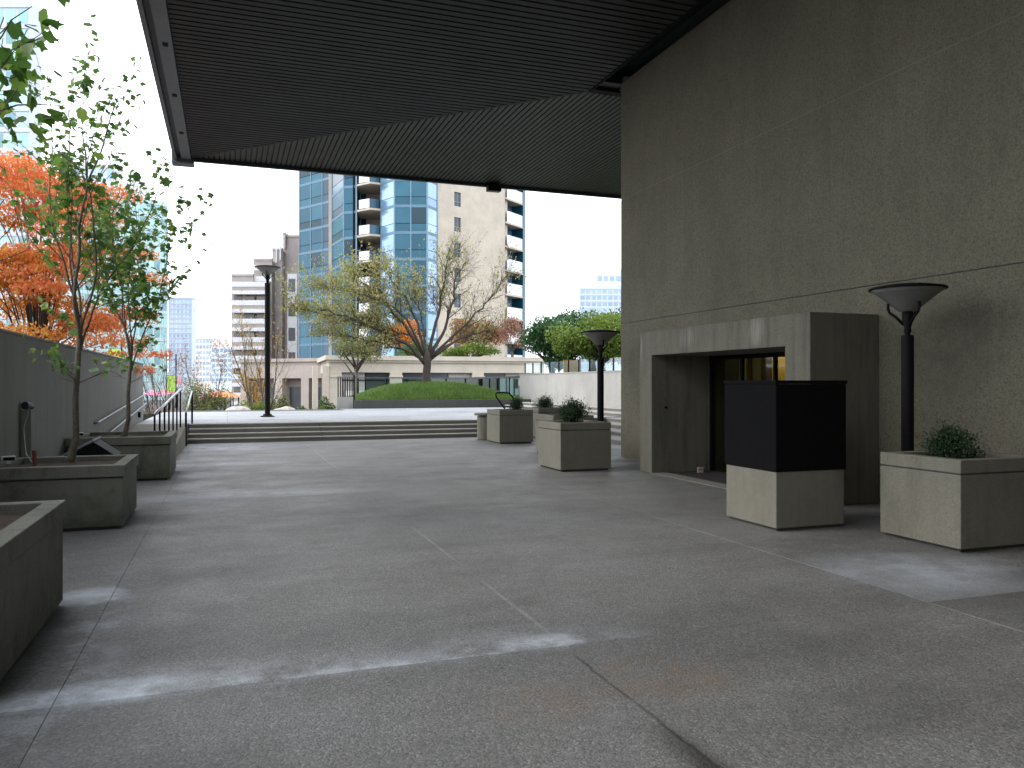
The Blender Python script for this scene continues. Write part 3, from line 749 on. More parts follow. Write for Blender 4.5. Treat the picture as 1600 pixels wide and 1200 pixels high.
# ------------------------------------------------------------------ slender planter trees (left)
M['tulip'] = leafmat('planter_tree_leaf', (.07,.17,.03), (.12,.25,.045), (.26,.34,.07), .5)
def big_leaf_mesh(L, W):
    v, f = lobed_leaf(L, W); mb = MB(); mb.add(v, f); return mb.mesh('leaf', M['tulip'])
leafmeshes = [big_leaf_mesh(.115, .105), big_leaf_mesh(.095, .08), big_leaf_mesh(.13, .115)]
def slender(label, base, H, seed, nleaf, fork, lean=(0,0), spread=.75, individual=True, leaf=1.0, r0=.035, zmin=1.4, nmore=0):
    rnd = random.Random(seed); t = thing('young_tree', label, 'tree', base, 0, 'young trees in the left planters')
    wood = MB(); tips = []
    trunk = [Vector((0,0,0)), Vector((.05,.0,.10)), Vector((.10,.01,.35)), Vector((.08+lean[0]*.3,.0,.8)), Vector((.10+lean[0]*.6,lean[1]*.5,fork*.8)), Vector((.10+lean[0],lean[1],fork))]
    wood.tube(trunk, [r0*1.8, r0*1.3, r0, r0*.92, r0*.82, r0*.74], 10)
    P = dict(depth=2, kids=[7,4], ang=(.35,.8), ratio=.36, up=[.05,.05,.04], wob=.08, step=.12, rr=.5, taper=.25)
    P['from'] = [.15, .3]
    P['lead'] = True
    hubs = []
    top = trunk[-1]
    n1 = 6
    for i in range(n1):
        a = i*2.4 + seed; tilt = rnd.uniform(.18, .55)
        d = Vector((cos(a)*tilt*spread, sin(a)*tilt*spread, 1))
        st_ = top - Vector((0,0,rnd.uniform(0, .9*fork*.3)))
        wood_len = (H-fork)*rnd.uniform(.65, 1.0)
        grow(wood, tips, rnd, st_, d, wood_len, r0*(.42 if i else .6), 0, P)
    for i in range(4):       # low twigs
        a = rnd.uniform(0, 2*pi); z = rnd.uniform(zmin*.75, fork)
        grow(wood, tips, rnd, Vector((.09+lean[0]*z/fork, 0, z)), Vector((cos(a), sin(a), .5)), .45, r0*.2, 1, P)
    wood.build('trunk', M['bark'], t, smooth=True)
    pts = []
    for ps, d in tips:
        for _ in range(6):
            k = rnd.randrange(len(ps)); pts.append(ps[k] + Vector((rnd.gauss(0,.04), rnd.gauss(0,.04), rnd.gauss(0,.04))))
    pts = [q for q in pts if q.z > zmin]
    rnd.shuffle(pts); more = pts[nleaf:nleaf+nmore]; pts = pts[:nleaf]
    if individual:
        for q in pts:
            o = link('leaf', leafmeshes[rnd.randrange(3)], t, loc=q)
            o.rotation_euler = (rnd.gauss(-.5,.7), rnd.gauss(0,.5), rnd.uniform(0, 2*pi)); s = rnd.uniform(.7,1.15)*leaf; o.scale = (s,s,s)
        if more:
            mb = MB()
            for q in more:
                v, f = lobed_leaf(.085*leaf, .075*leaf); m = rot_rand(rnd, .7); mb.add([m @ Vector(w) + q for w in v], f)
            tag(mb.build('small_leaves', M['tulip'], t), kind='stuff')
    else:
        mb = MB()
        for q in pts:
            v, f = lobed_leaf(.10*leaf, .09*leaf); m = rot_rand(rnd, .7); mb.add([m @ Vector(w) + q for w in v], f)
        mb.build('foliage', M['tulip'], t)
    return t
slender('young green tree overhanging the top left corner from the nearest planter', (-1.95, 5.55, .68), 3.6, 3, 200, 1.6, (.15,0), 1.1, True, 1.0, r0=.03, zmin=1.9)
nt_ = [o for o in scene.objects if o.get('label', '').startswith('young green tree overhanging')][0]
rn = random.Random(91); bw = MB(); b0 = Vector((-1.95, 5.55, .68))
hub = Vector((.18, .05, 2.0))
for (bx_, by_, dd_) in ((20, 30, 5.0), (62, 60, 5.1), (95, 165, 5.1), (35, 110, 4.8), (15, 170, 5.2), (50, 10, 4.7)):
    tip = at(bx_, dd_, hz(by_, dd_)) - b0
    pts_ = [hub.lerp(tip, q/7) + Vector((0, 0, .22*sin(pi*q/7))) + Vector((rn.gauss(0,.02), rn.gauss(0,.02), rn.gauss(0,.02)))*(1 if 0 < q < 7 else 0) for q in range(8)]
    bw.tube(pts_, [.011-.0012*q for q in range(8)], 5)
    for q in range(11):
        p_ = pts_[rn.randrange(4, 8)] + Vector((rn.gauss(0,.09), rn.gauss(0,.09), rn.gauss(-.02,.09)))
        o = link('leaf', leafmeshes[rn.randrange(3)], nt_, loc=p_); o.rotation_euler = (rn.gauss(-.6,.7), rn.gauss(0,.5), rn.uniform(0, 2*pi)); sc_ = rn.uniform(.75,1.2); o.scale = (sc_,)*3
bw.build('branch', M['bark'], nt_, smooth=True)
slender('young forked tree in the second left planter with slender trunk', (-1.78, 10.62, .63), 4.75, 11, 290, 1.75, (.05,0), 1.0, True, .88, r0=.036, zmin=1.1, nmore=900)
slender('young green tree in the farthest left planter before the ramp', (-1.70, 15.2, .65), 4.8, 23, 1500, 1.6, (.05,0), .8, False, .95, r0=.034, zmin=1.2)

# small things in and by the left planters
sk = tag(MB().tube([(-2.02,10.2,.62),(-2.03,10.2,.86)], .022, 8).build('red_stake', plain('red_stake_plastic', (.16,.035,.03), .6)), 'short dark red stake stuck in the soil beside the slender tree', 'stake')
for (x, y, lab) in ((-2.30, 10.3, 'small white spotlight on the rim of the second left planter'), (-2.26, 14.53, 'small white spotlight on the rim of the farthest left planter')):
    h = .71 if y < 12 else .73
    s = thing('spotlight', lab, 'spotlight', (x, y, h+.001), .3, 'white spotlights on the left planters')
    MB().box(-.07,.07,-.045,.045,.03,.085).build('housing', plain('white_spot_paint', (.6,.62,.64), .4), s, bevel=.01)
    MB().box(-.055,.055,-.053,-.046,.04,.075).build('lens', M['black'], s)
    MB().box(-.02,.02,-.02,.02,0,.03).build('foot', M['railtop'], s)
bx = thing('tilted_display_box', 'black box with a pale tilted lid between the second and farthest left planters', 'box', (-1.75, 12.6, 0), 0)
MB().add([(-.38,-.3,0.001),(.38,-.3,0.001),(.38,.3,0.001),(-.38,.3,0.001),(-.38,-.3,.58),(.30,-.3,.60),(.30,.3,.60),(-.38,.3,.58),(.02,-.3,.80),(.02,.3,.80)],
         [(0,3,2,1),(0,1,5,8,4),(2,3,7,9,6),(1,2,6,5),(3,0,4,7),(4,8,9,7),(8,5,6,9)]).build('body', M['iron'], bx)
MB().add([(-.42,-.33,.585),(.02,-.33,.815),(.02,.33,.815),(-.42,.33,.585),(-.42,-.33,.61),(.02,-.33,.845),(.02,.33,.845),(-.42,.33,.61)],
         [(0,3,2,1),(4,5,6,7),(0,1,5,4),(1,2,6,5),(2,3,7,6),(3,0,4,7)]).build('lid', M['railtop'], bx)
# uplight on the left wall with cable
ul = thing('wall_spotlight', 'round black spotlight on a grey conduit fixed to the left wall', 'spotlight', (-2.45, 11.6, 0))
MB().box(0.001,.12,-.06,.06,.3,1.28).build('conduit', M['leftwall'], ul, bevel=.01)
MB().tube([(.05,-.05,1.33),(.10,.06,1.31)], [.05,.042], 14).build('head', M['trimdark'], ul)
MB().tube([(.10,-.05,1.3),(.13,-.5,1.05),(.28,-1.1,.8),(.40,-1.38,.72)], .005, 5).build('cable', M['railgrey'], ul)

# ------------------------------------------------------------------ planter shrubs
M['shrub'] = leafmat('dark_shrub_leaf', (.018,.05,.018), (.03,.075,.025), (.05,.10,.035), .25)
def shrub(label, loc, R_, Hh, seed, group, n=1500, mat=None, name='shrub', L=.04):
    rnd = random.Random(seed); t = thing(name, label, 'shrub', loc, 0, group); wood = MB(); lf = MB()
    cl = []
    for i in range(26):
        a = rnd.uniform(0, 2*pi); e = rnd.uniform(.1, 1.5)
        tip = Vector((cos(a)*cos(e)*R_, sin(a)*cos(e)*R_, Hh*(.25+.75*sin(e))))*rnd.uniform(.72, .98)
        wood.tube([Vector((0,0,0)), tip*.5+Vector((0,0,.03)), tip], [.012,.007,.003], 5); cl.append(tip)
    for i in range(n):
        c = cl[rnd.randrange(26)]; k = rnd.random()**.6
        q = c*rnd.uniform(.55,1.05) + Vector((rnd.gauss(0,1), rnd.gauss(0,1), rnd.gauss(0,.8)))*R_*.17
        if q.z < .02: q.z = .02+rnd.random()*.05
        add_leaf(lf, q, L*rnd.uniform(.7,1.3), L*.45, rnd)
    wood.build('stems', M['barkdark'], t); lf.build('foliage', mat or M['shrub'], t); return t
SG = 'dark evergreen shrubs in the right-hand planters'
shrub('spreading dark shrub in the big planter at the right edge', (7.02, 6.25, .82), .32, .32, 1, SG, 3600, L=.032)
shrub('rounded upright shrub in the planter beside the middle lamp post', (6.2, 13.95, .82), .32, .47, 2, SG, 4200, L=.036)
shrub('small dark shrub in the planter next to the round bin', (7.5, 20.7, .83), .25, .38, 3, SG, 2200, L=.04)
shrub('rounded shrub in the farthest planter near the corner of the steps', (8.95, 22.3, .83), .33, .42, 4, SG, 2400, L=.04)

# ------------------------------------------------------------------ mound planter with tree
mp = thing('raised_planter', 'low dark concrete bed edging the grass mound on the upper plaza', 'planter bed', (9.7, 39.3, .3))
def mpp(mb, name, mat, **k): return rel(mb.build(name, mat, mp, **k), (9.7, 39.3, .3))
mpp(MB().ring(5.45, 14.02, 36.6, 42.2, .30, .86, .3), 'edging', M['darkconc'], bevel=.01)
md = MB(); nx, ny = 44, 30
def mz(u, v): return .82 + .78*max(0, (1-abs(2*u-1)**2.6))*max(0, (1-abs(2*v-1)**2.2))
rnd = random.Random(5)
for i in range(nx+1):
    for j in range(ny+1):
        u, v = i/nx, j/ny; md.v.append((5.76+7.95*u, 36.91+4.98*v, mz(u, v)+rnd.uniform(-.015,.015)))
for i in range(nx):
    for j in range(ny):
        o = i*(ny+1)+j; md.f.append((o, o+ny+1, o+ny+2, o+1))
mpp(md, 'soil_mound', plain('mound_soil', (.05,.07,.025), .95, 0, .3, 8), smooth=True)
gm = MB()
for i in range(26000):
    u, v = rnd.random(), rnd.random()**1.3; z = mz(u, v); x, y = 5.76+7.95*u, 36.91+4.98*v
    a = rnd.uniform(0, 2*pi); h = rnd.uniform(.08, .20); w = .016; l = rnd.gauss(0, .05), rnd.gauss(0, .05)
    gm.add([(x-w*cos(a), y-w*sin(a), z-.02), (x+w*cos(a), y+w*sin(a), z-.02), (x+l[0], y+l[1], z+h)], [(0,1,2)])
tag(gm.build('grass', leafmat('long_grass_blade', (.08,.17,.03), (.14,.26,.045), (.24,.32,.08), .35)), 'bright green grass covering the mound in the raised planter', 'grass', kind='stuff')

rnd = random.Random(77); wood = MB(); tips = []
P = dict(depth=5, kids=[5,5,5,5,3], ang=(.35,.9), ratio=.50, up=[.02,.02,.02,.03,.05,.05], wob=.10, step=.30, rr=.52, taper=.40); P['from'] = [.3,.25,.2,.2]
wood.tube([(0,0,-.1),(0,0,.15),(-.03,0,.6),(.02,0,1.05),(.0,0,1.35),(.0,0,1.6),(.0,0,1.95)], [.34,.25,.20,.19,.22,.19,.07], 12)
S = .03224
def lp(x, y, o): return Vector(((x-667)*S*1.04, o, (600-max(y, 0))*S*(1 if y > 540 else .93) + (.26 if y > 540 else .39)))
LIMBS = [([(664,572),(640,545),(605,528),(565,508),(520,492),(482,488)], -.5, .15),
         ([(664,568),(640,552),(600,538),(560,530),(525,524)], 1.6, .09),
         ([(664,562),(636,512),(612,482),(588,452),(560,432)], .6, .14),
         ([(664,560),(632,500),(596,474),(545,462),(505,458)], -1.8, .10),
         ([(666,560),(655,505),(640,462),(618,428),(604,408)], 1.5, .11),
         ([(668,560),(680,505),(690,455),(694,405),(698,385)], -.4, .13),
         ([(670,560),(700,512),(712,462),(718,420),(735,396)], .8, .13),
         ([(672,562),(712,520),(745,480),(768,448),(782,425)], -1.4, .10),
         ([(672,566),(712,535),(752,520),(792,508)], .5, .10),
         ([(672,566),(705,540),(735,528),(768,528)], 2.2, .07),
         ([(666,560),(668,510),(665,465),(660,425)], 2.4, .09),
         ([(667,560),(645,525),(620,515),(590,500),(540,478)], 2.6, .09)]
P = dict(depth=5, kids=[5,5,6,5,3], ang=(.35,.95), ratio=.55, up=[.02,.02,.02,.03,.04,.04], wob=.11, step=.22, rr=.55, taper=.35); P['from'] = [.3,.25,.1,.1]
for pl, off, r0_ in LIMBS:
    n_ = len(pl); pts = [lp(x, y, off*(q/(n_-1))**.8) for q, (x, y) in enumerate(pl)]
    fine_ = []
    for q in range(n_-1):
        for h in range(4):
            fine_.append(pts[q].lerp(pts[q+1], h/4) + (Vector((rnd.gauss(0,.035), rnd.gauss(0,.035), rnd.gauss(0,.035))) if q else Vector((0,0,0))))
    fine_.append(pts[-1]); m_ = len(fine_)
    rads = [r0_*.74*(1-.84*q/(m_-1)) for q in range(m_)]
    wood.tube(fine_, rads, 7)
    for q in range(5, m_):
        loc_ = (fine_[q]-fine_[q-1]).normalized()
        for _ in range(2):
            sd_ = loc_.orthogonal().normalized(); sd_.rotate(Matrix.Rotation(rnd.uniform(0,6.28), 3, loc_))
            nd_ = loc_*.75 + sd_*rnd.uniform(.5,.9) + Vector((0,0,.18)); nd_.z = max(nd_.z, -.1)
            grow(wood, tips, rnd, fine_[q], nd_, rnd.uniform(.9,1.7)*(1.1-.4*q/m_), max(.012, rads[q]*.45), 3, P)
lf = MB()
for ps, d in tips:
    for q in ps:
        pr_ = .72 if q.x < -3.6 else (.48 if q.x < -1.4 else (.36 if q.x < .9 else .13))
        if rnd.random() < pr_: add_leaf(lf, q + Vector((rnd.gauss(0,.08), rnd.gauss(0,.08), rnd.gauss(0,.08))), rnd.uniform(.10,.15), .07, rnd)
M['yellowgreen'] = leafmat('yellow_green_autumn_leaf', (.21,.24,.06), (.38,.37,.11), (.44,.35,.15), .4)
b = at(667, 40.3)
finish_tree('broad_tree', 'wide spreading half bare tree with yellow green leaves on the grass mound', 'tree', (b.x, b.y, 1.46), wood, plain('deep_brown_bark', (.055,.042,.034), .85, 0, .35, 12, .5), lf, M['yellowgreen'])

# ------------------------------------------------------------------ big leafy crowns made of many leaves
def crown(center, rad, n, L, rnd, mb, lumps=14, flatten=1.0, fill=.35):
    cs = []
    for i in range(lumps):
        v = Vector((rnd.gauss(0,1), rnd.gauss(0,1), rnd.gauss(0,.8))).normalized()*rnd.uniform(.35,.78)
        cs.append((Vector((v.x*rad[0], v.y*rad[1], v.z*rad[2])), rnd.uniform(.28,.48)))
    for i in range(n):
        c, s = cs[rnd.randrange(lumps)]
        v = Vector((rnd.gauss(0,1), rnd.gauss(0,1), rnd.gauss(0,1))).normalized()*(rnd.random()**fill)*s
        q = center + c + Vector((v.x*rad[0], v.y*rad[1], v.z*rad[2]*flatten))
        add_leaf(mb, q, L*rnd.uniform(.7,1.3), L*.55, rnd, .9)
def leafy_tree(name, label, base, trunk_h, center_h, rad, n, L, leafm, seed, cat='tree', bark=None, group=None, lumps=14, flatten=1.0):
    rnd = random.Random(seed); t = thing(name, label, cat, base, 0, group)
    w = MB(); w.tube([(0,0,-.1),(.05,.02,trunk_h*.5),(0,.05,trunk_h)], [.16*rad[0]/2+.05,.11*rad[0]/2+.04,.09*rad[0]/2+.03], 8)
    for i in range(9):
        a = i*2.4; e = Vector((cos(a)*rad[0]*.75, sin(a)*rad[1]*.75, center_h + rnd.uniform(-.4,.6)*rad[2]))
        s = Vector((0,.03,trunk_h*rnd.uniform(.75,1)))
        w.tube([s, s.lerp(e,.5)+Vector((0,0,.1*rad[2])), e], [.05*rad[0]/2+.015,.03*rad[0]/2+.01,.01], 5)
    w.build('trunk', bark or M['barkdark'], t, smooth=True)
    lf = MB(); crown(Vector((0,0,center_h)), rad, n, L, rnd, lf, lumps, flatten); lf.build('foliage', leafm, t); return t
M['evergreen'] = leafmat('glossy_green_leaf', (.025,.085,.022), (.045,.13,.035), (.075,.17,.045), .3)
M['lime'] = leafmat('lime_green_leaf', (.09,.16,.02), (.16,.24,.03), (.26,.33,.05), .4)
M['orange'] = leafmat('orange_maple_leaf', (.56,.19,.03), (.70,.27,.045), (.62,.36,.07), .5)
M['red'] = leafmat('red_maple_leaf', (.78,.19,.08), (.84,.28,.11), (.80,.35,.10), .5)
M['rust'] = leafmat('rust_leaf', (.30,.13,.05), (.42,.20,.08), (.32,.24,.09), .4)
M['pink'] = leafmat('pinkish_leaf', (.34,.16,.13), (.42,.22,.18), (.34,.2,.12), .4)
M['olive'] = leafmat('olive_leaf', (.12,.15,.05), (.21,.23,.08), (.30,.26,.09), .4)
M['gold'] = leafmat('golden_leaf', (.42,.25,.05), (.58,.36,.08), (.5,.33,.12), .5)
M['bush'] = leafmat('bank_bush_leaf', (.06,.13,.025), (.11,.20,.04), (.19,.28,.06), .35)

p = at(862, 44); leafy_tree('round_tree', 'dark green round-headed tree on the terrace behind the pale wall', (p.x, p.y, 2.02), .7, 1.75, (2.3,2.3,1.5), 13000, .16, M['evergreen'], 31, lumps=20, group='round-headed trees behind the glass railing')
p = at(940, 38); leafy_tree('round_tree', 'lime green round-headed tree behind the middle lamp post', (p.x, p.y, 2.02), .7, 1.65, (2.3,2.3,1.35), 13000, .15, M['lime'], 32, lumps=20, group='round-headed trees behind the glass railing')
p = at(925, 47); leafy_tree('round_tree', 'dark green tree showing above the lime green tree', (p.x, p.y, 2.02), 1.0, 2.7, (3.6,3.0,1.5), 13000, .17, M['evergreen'], 33, lumps=20, group='round-headed trees behind the glass railing')
p = at(1010, 44); leafy_tree('round_tree', 'dark green tree partly hidden by the building corner', (p.x, p.y, 2.02), 1.5, 2.3, (3.0,3.0,1.3), 6000, .18, M['evergreen'], 34, lumps=18, group='round-headed trees behind the glass railing')
op = thing('orange_barrier', 'orange barrier board standing behind the glass railing under the trees', 'barrier', at(894, 40, 2.02))
MB().box(-.48, .48, -.03, .03, .15, .78).build('board', plain('orange_board', (.62,.33,.06), .6), op)
MB().box(-.45, -.38, -.02, .02, 0, .149).box(.38, .45, -.02, .02, 0, .149).build('feet', M['iron'], op)

# left maple behind the wall: broad flat layers of fine leaves
rnd = random.Random(8); t = thing('orange_maple', 'bright orange and red maple rising behind the left wall', 'tree', at(60, 22, -1.5))
w = MB(); w.tube([(0,0,0),(.1,0,1.5),(0,0,3.2)], [.15,.12,.09], 8)
layers = []
for i in range(62):
    a = rnd.uniform(0, 2*pi); z = rnd.uniform(4.1, 9.0); rr_ = rnd.uniform(.3, 2.6)*(1.15 - .55*max(0,(z-6.5)/3.0))
    c = Vector((cos(a)*rr_, sin(a)*rr_, z)); layers.append((c, rnd.uniform(.55,1.15)))
    w.tube([(0,0,2.6+rnd.random()*.8), (c.x*.4, c.y*.4, 3.2+(z-3.2)*.65), tuple(c)], [.028,.018,.006], 4)
w.build('trunk', M['barkdark'], t, smooth=True)
lo_, lr_ = MB(), MB()
for c, s in layers:
    for i in range(520):
        a = rnd.uniform(0, 2*pi); r = s*sqrt(rnd.random()); q = c + Vector((cos(a)*r, sin(a)*r, rnd.gauss(0,.09) - .12*r*r))
        add_tri_leaf(lr_ if (c.x > .3 or c.z > 7.6) and rnd.random() < .75 else lo_, q, rnd.uniform(.08,.14), rnd)
for c, ln in ((Vector((2.2,-.2,3.95)), 1.2), (Vector((2.0,0,3.5)), .9), (Vector((1.5,0,3.1)), .6)):
    w2 = 0
    for i in range(420): lr_.add(*(lambda m, q: ([m @ Vector(k)+q for k in ((0,0,0),(.03,.045,0),(0,.09,0),(-.03,.045,0))], [(0,1,2,3)]))(rot_rand(rnd), c + Vector((rnd.uniform(-ln,ln), rnd.gauss(0,.2), rnd.gauss(0,.05)))))
lo_.build('foliage', M['orange'], t); lr_.build('foliage', M['red'], t)

# ------------------------------------------------------------------ bank planting, boulders, bare trees
def rock(label, loc, s, seed):
    rnd = random.Random(seed); mb = MB(); n, m = 14, 8
    for i in range(m+1):
        ph = pi*.5*i/m
        for j in range(n):
            th = 2*pi*j/n; k = 1 + .16*sin(3*th+seed) + rnd.uniform(-.05,.05)
            mb.v.append((cos(th)*cos(ph)*s[0]*k, sin(th)*cos(ph)*s[1]*k, sin(ph)*s[2]*(1+.1*sin(2*th+seed))))
    for i in range(m):
        for j in range(n): mb.f.append((i*n+j, i*n+(j+1) % n, (i+1)*n+(j+1) % n, (i+1)*n+j))
    o = mb.build('boulder', plain('pale_boulder', (.42,.39,.36), .85, 0, .2, 6, .5), smooth=False, loc=loc); return tag(o, label, 'boulder', 'pale boulders at the edge of the upper plaza')
p = at(370, 36.0); rock('pale boulder at the plaza edge left of the tall lamp post', (p.x, p.y, .25), (.62,.4,.34), 2)
p = at(447, 36.0); rock('pale boulder at the plaza edge right of the tall lamp post', (p.x, p.y, .22), (.66,.4,.36), 5)
def bush(label, b_, d, z, rad, n, L, mat, seed):
    rnd = random.Random(seed); p = at(b_, d, z); t = thing('bush', label, 'bush', p, 0, 'green bushes on the planted bank')
    w = MB()
    for i in range(6): w.tube([(0,0,0),(cos(i)*rad[0]*.5, sin(i)*rad[1]*.5, rad[2]*.9)], [.03,.01], 5)
    w.build('stems', M['barkdark'], t); lf = MB(); crown(Vector((0,0,rad[2]*.75)), rad, n, L, rnd, lf, 10); lf.build('foliage', mat, t)
bush('yellow green bush behind the left boulder', 393, 38.5, -.6, (1.1,.8,.9), 1700, .11, M['lime'], 41)
bush('green bush right of the right boulder', 505, 38, -.5, (.8,.8,.9), 1500, .11, M['bush'], 42)
bush('low green bush behind the right boulder', 478, 37.2, -.35, (.8,.7,.6), 1300, .10, M['bush'], 43)
bush('dark green bush left of the left boulder', 350, 39.5, -.8, (.9,.8,.8), 1200, .11, M['shrub'], 44)
bush('dark bush under the tall lamp post', 425, 39.5, -.8, (1.0,.8,1.3), 1500, .12, M['olive'], 45)

def bare(label, b_, d, z, H, seed, nl=0, mat=None, group='slim bare trees beyond the plaza', spread=.45, stems=1, r=.05, L=.11, kids=(5,4,3), name='bare_tree'):
    rnd = random.Random(seed); wood = MB(); tips = []
    P = dict(depth=3, kids=list(kids), ang=(.25,.6), ratio=.5, up=[.03,.05,.06,.06], wob=.07, step=.3, rr=.55, taper=.35); P['from'] = [.3,.25,.25]
    for s in range(stems):
        a = 2*pi*s/max(1,stems) + seed
        dd = Vector((cos(a)*spread*(stems > 1), sin(a)*spread*(stems > 1), 1)) + Vector((rnd.gauss(0,.05), rnd.gauss(0,.05), 0))
        grow(wood, tips, rnd, Vector((0,0,0)), dd, H*.62*rnd.uniform(.85,1.1), r, 0, P)
    lf = MB(); k = 0
    pts = [q for ps, _ in tips for q in ps]; rnd.shuffle(pts)
    for q in pts[:nl]: add_leaf(lf, q + Vector((rnd.gauss(0,.06), rnd.gauss(0,.06), rnd.gauss(0,.06))), L*rnd.uniform(.7,1.2), L*.6, rnd)
    return finish_tree(name, label, 'tree', at(b_, d, z), wood, M['barkdark'], lf, mat or M['gold'], group)
bare('slim multi-stemmed tree with a few golden leaves beside the tall lamp post', 408, 39, -.9, 7.4, 61, 520, M['gold'], stems=5, spread=.38, r=.045, name='golden_leaved_tree')
bare('young yellow leaved tree at the plaza edge left of the tall lamp post', 388, 42, -1.2, 4.2, 62, 520, M['gold'], r=.03, L=.15, name='golden_leaved_tree')
bare('bare tree just right of the end of the left wall', 240, 36, -1.3, 5.6, 63, 60, M['olive'], stems=3, spread=.3, r=.04)
bare('bare tree above the ramp handrail', 268, 40, -1.3, 5.2, 64, 60, M['rust'], stems=2, spread=.3, r=.04)
bare('taller bare tree left of the banner pole', 255, 46, -1.5, 7.2, 65, 60, M['rust'], stems=2, spread=.25, r=.05)
bare('russet twiggy tree before the distant pale blocks', 322, 62, -1.5, 9.0, 66, 700, M['rust'], stems=2, spread=.4, r=.06, L=.14)
p = at(318, 48, -1.5); leafy_tree('olive_tree', 'rounded olive green tree at the far edge of the plaza', p, 1.2, 2.2, (1.6,1.4,1.6), 3800, .13, M['olive'], 71)

# podium planting
def pt(name, label, b_, d, z, rad, n, L, mat, seed, th=.8):
    p = at(b_, d, z); leafy_tree(name, label, p, th, th+rad[2]*.8, rad, n, L, mat, seed, group='autumn trees on the podium roof')
PZT = 4.1
pt('podium_tree', 'rusty orange tree on the podium right of the big bare tree', 745, 80, PZT, (3.2,1.8,2.1), 4200, .24, M['rust'], 81, .8)
pt('podium_tree', 'orange tree on the podium behind the big bare tree', 632, 79, PZT, (3.0,1.8,1.8), 3800, .24, M['orange'], 82, .6)
pt('podium_tree', 'pinkish red tree on the podium at the right corner of the blue tower', 800, 80, PZT, (1.8,1.5,2.2), 2200, .2, M['pink'], 83, .8)
p = at(557, 68, -1.5); leafy_tree('street_tree', 'olive green street tree with straight brown trunk in front of the podium', p, 4.6, 6.3, (2.8,1.8,1.9), 2100, .2, M['olive'], 84)
pt('podium_tree', 'lime hedge-like tree along the podium edge', 735, 76, PZT-.4, (3.4,1.0,.95), 3800, .18, M['lime'], 85, .3)
pt('podium_tree', 'green bushy tree behind the trunk on the podium edge', 655, 76, PZT-.4, (2.2,1.0,.9), 2400, .18, M['bush'], 86, .3)

# ------------------------------------------------------------------ podium building
beige = concrete('beige_stucco', (.56,.50,.415), streak=.12, speck=.02, grime=.15, grimecol=(.3,.27,.22), bumpy=.1, pebble=30)
pinkst = concrete('pinkish_stone', (.42,.36,.32), streak=.12, speck=.03, grime=.2, grimecol=(.22,.19,.17), bumpy=.1, pebble=30)
brown = concrete('brown_stone', (.24,.195,.17), streak=.12, speck=.03, grime=.2, grimecol=(.15,.12,.11), bumpy=.1, pebble=30)
darkwin = windowmat('dark_shop_window', (.03,.035,.04), (.08,.09,.10), None, .1, .2)
greywin = plain('grey_blind', (.42,.40,.37), .6)
pd = thing('podium_building', 'low beige arcade building with cornice and shopfront openings under the blue tower', 'building', at(680, 73, 0))
pbase = at(680, 73, 0)
def pdp(mb, name, mat, **k): return rel(mb.build(name, mat, pd, **k), pbase)
A = at(514, 71); B = at(850, 77)
dv = Vector((B.x-A.x, B.y-A.y)).normalized(); Lp = (Vector((B.x-A.x, B.y-A.y))).length
def pp(s): return Vector((A.x + dv.x*s, A.y + dv.y*s))
pdp(MB().seg(pp(0), pp(Lp), 2.65, 3.75, 12, 0), 'wall', beige)
pdp(MB().seg(pp(-.35), pp(Lp+.3), 3.751, 4.15, 12.6, .35), 'cornice', beige)
pdp(MB().seg(pp(-.2), pp(Lp+.15), 3.55, 3.749, .25, .18), 'cornice', beige)
s = 0.0; bays = [0, 5.4, 13.1, 21.0, Lp-1.0]
for i, s in enumerate(bays):
    pdp(MB().seg(pp(s), pp(s+1.1), -1.5, 2.649, 1.0, .14), 'pilaster', beige)
    pdp(MB().seg(pp(s-.08), pp(s+1.18), 2.2, 2.35, .2, .22), 'pilaster_cap', beige)
    if i+1 < len(bays):
        a, b_ = s+1.101, bays[i+1]-.001
        pdp(MB().seg(pp(a), pp(b_), -1.5, -.6, .3, -.25), 'stall_riser', beige)
        nn = 2 if b_-a < 5 else 3
        for q in range(nn):
            u0 = a + (b_-a)*q/nn; u1 = a + (b_-a)*(q+1)/nn
            wd = pdp(MB().seg(pp(u0+.05), pp(u1-.05), -.6, 2.62, .08, -.45), 'window', darkwin if (i+q) % 3 else greywin)
        pdp(MB().seg(pp(a), pp(b_), 1.9, 2.0, .12, -.35), 'transom', M['iron'])
        pdp(MB().seg(pp(a), pp(b_), 2.621, 2.648, .9, -.02), 'soffit', brown)
pdp(MB().seg(pp(0), pp(Lp), -1.5, 2.6, 8, -1.2), 'back_wall', brown)
# white blind and the paired end columns
pdp(MB().seg(pp(1.5), pp(5.0), .45, 1.0, .05, -.2), 'white_panel', plain('white_panel_paint', (.75,.74,.70), .6))
for s in (-.05, -.95): pdp(MB().seg(pp(s-.5), pp(s-.02), -1.5, 3.2, .5, .5 if s < -.5 else .32), 'column', beige)
# left stone wing
sw = thing('stone_arcade', 'pinkish stone arcade with dark doorways left of the beige podium', 'building', at(460, 84, 0))
sb = at(460, 84, 0)
def swp(mb, name, mat, **k): return rel(mb.build(name, mat, sw, **k), sb)
A2 = at(376, 86); B2 = at(513, 81); d2 = Vector((B2.x-A2.x, B2.y-A2.y)).normalized(); L2 = Vector((B2.x-A2.x, B2.y-A2.y)).length
def p2(s): return Vector((A2.x + d2.x*s, A2.y + d2.y*s))
swp(MB().seg(p2(0), p2(L2), 2.2, 3.9, 6, 0), 'wall', pinkst)
swp(MB().seg(p2(-.1), p2(L2), 3.901, 4.25, 6.2, .2), 'cornice', pinkst)
for s in (0.2, 4.55, 5.0): pass
for s, wv in ((0, .9), (4.6, 1.1), (8.2, 1.0)):
    if s + wv <= L2+1: swp(MB().seg(p2(s), p2(min(s+wv, L2)), -1.5, 2.199, 1.0, .0), 'column', pinkst)
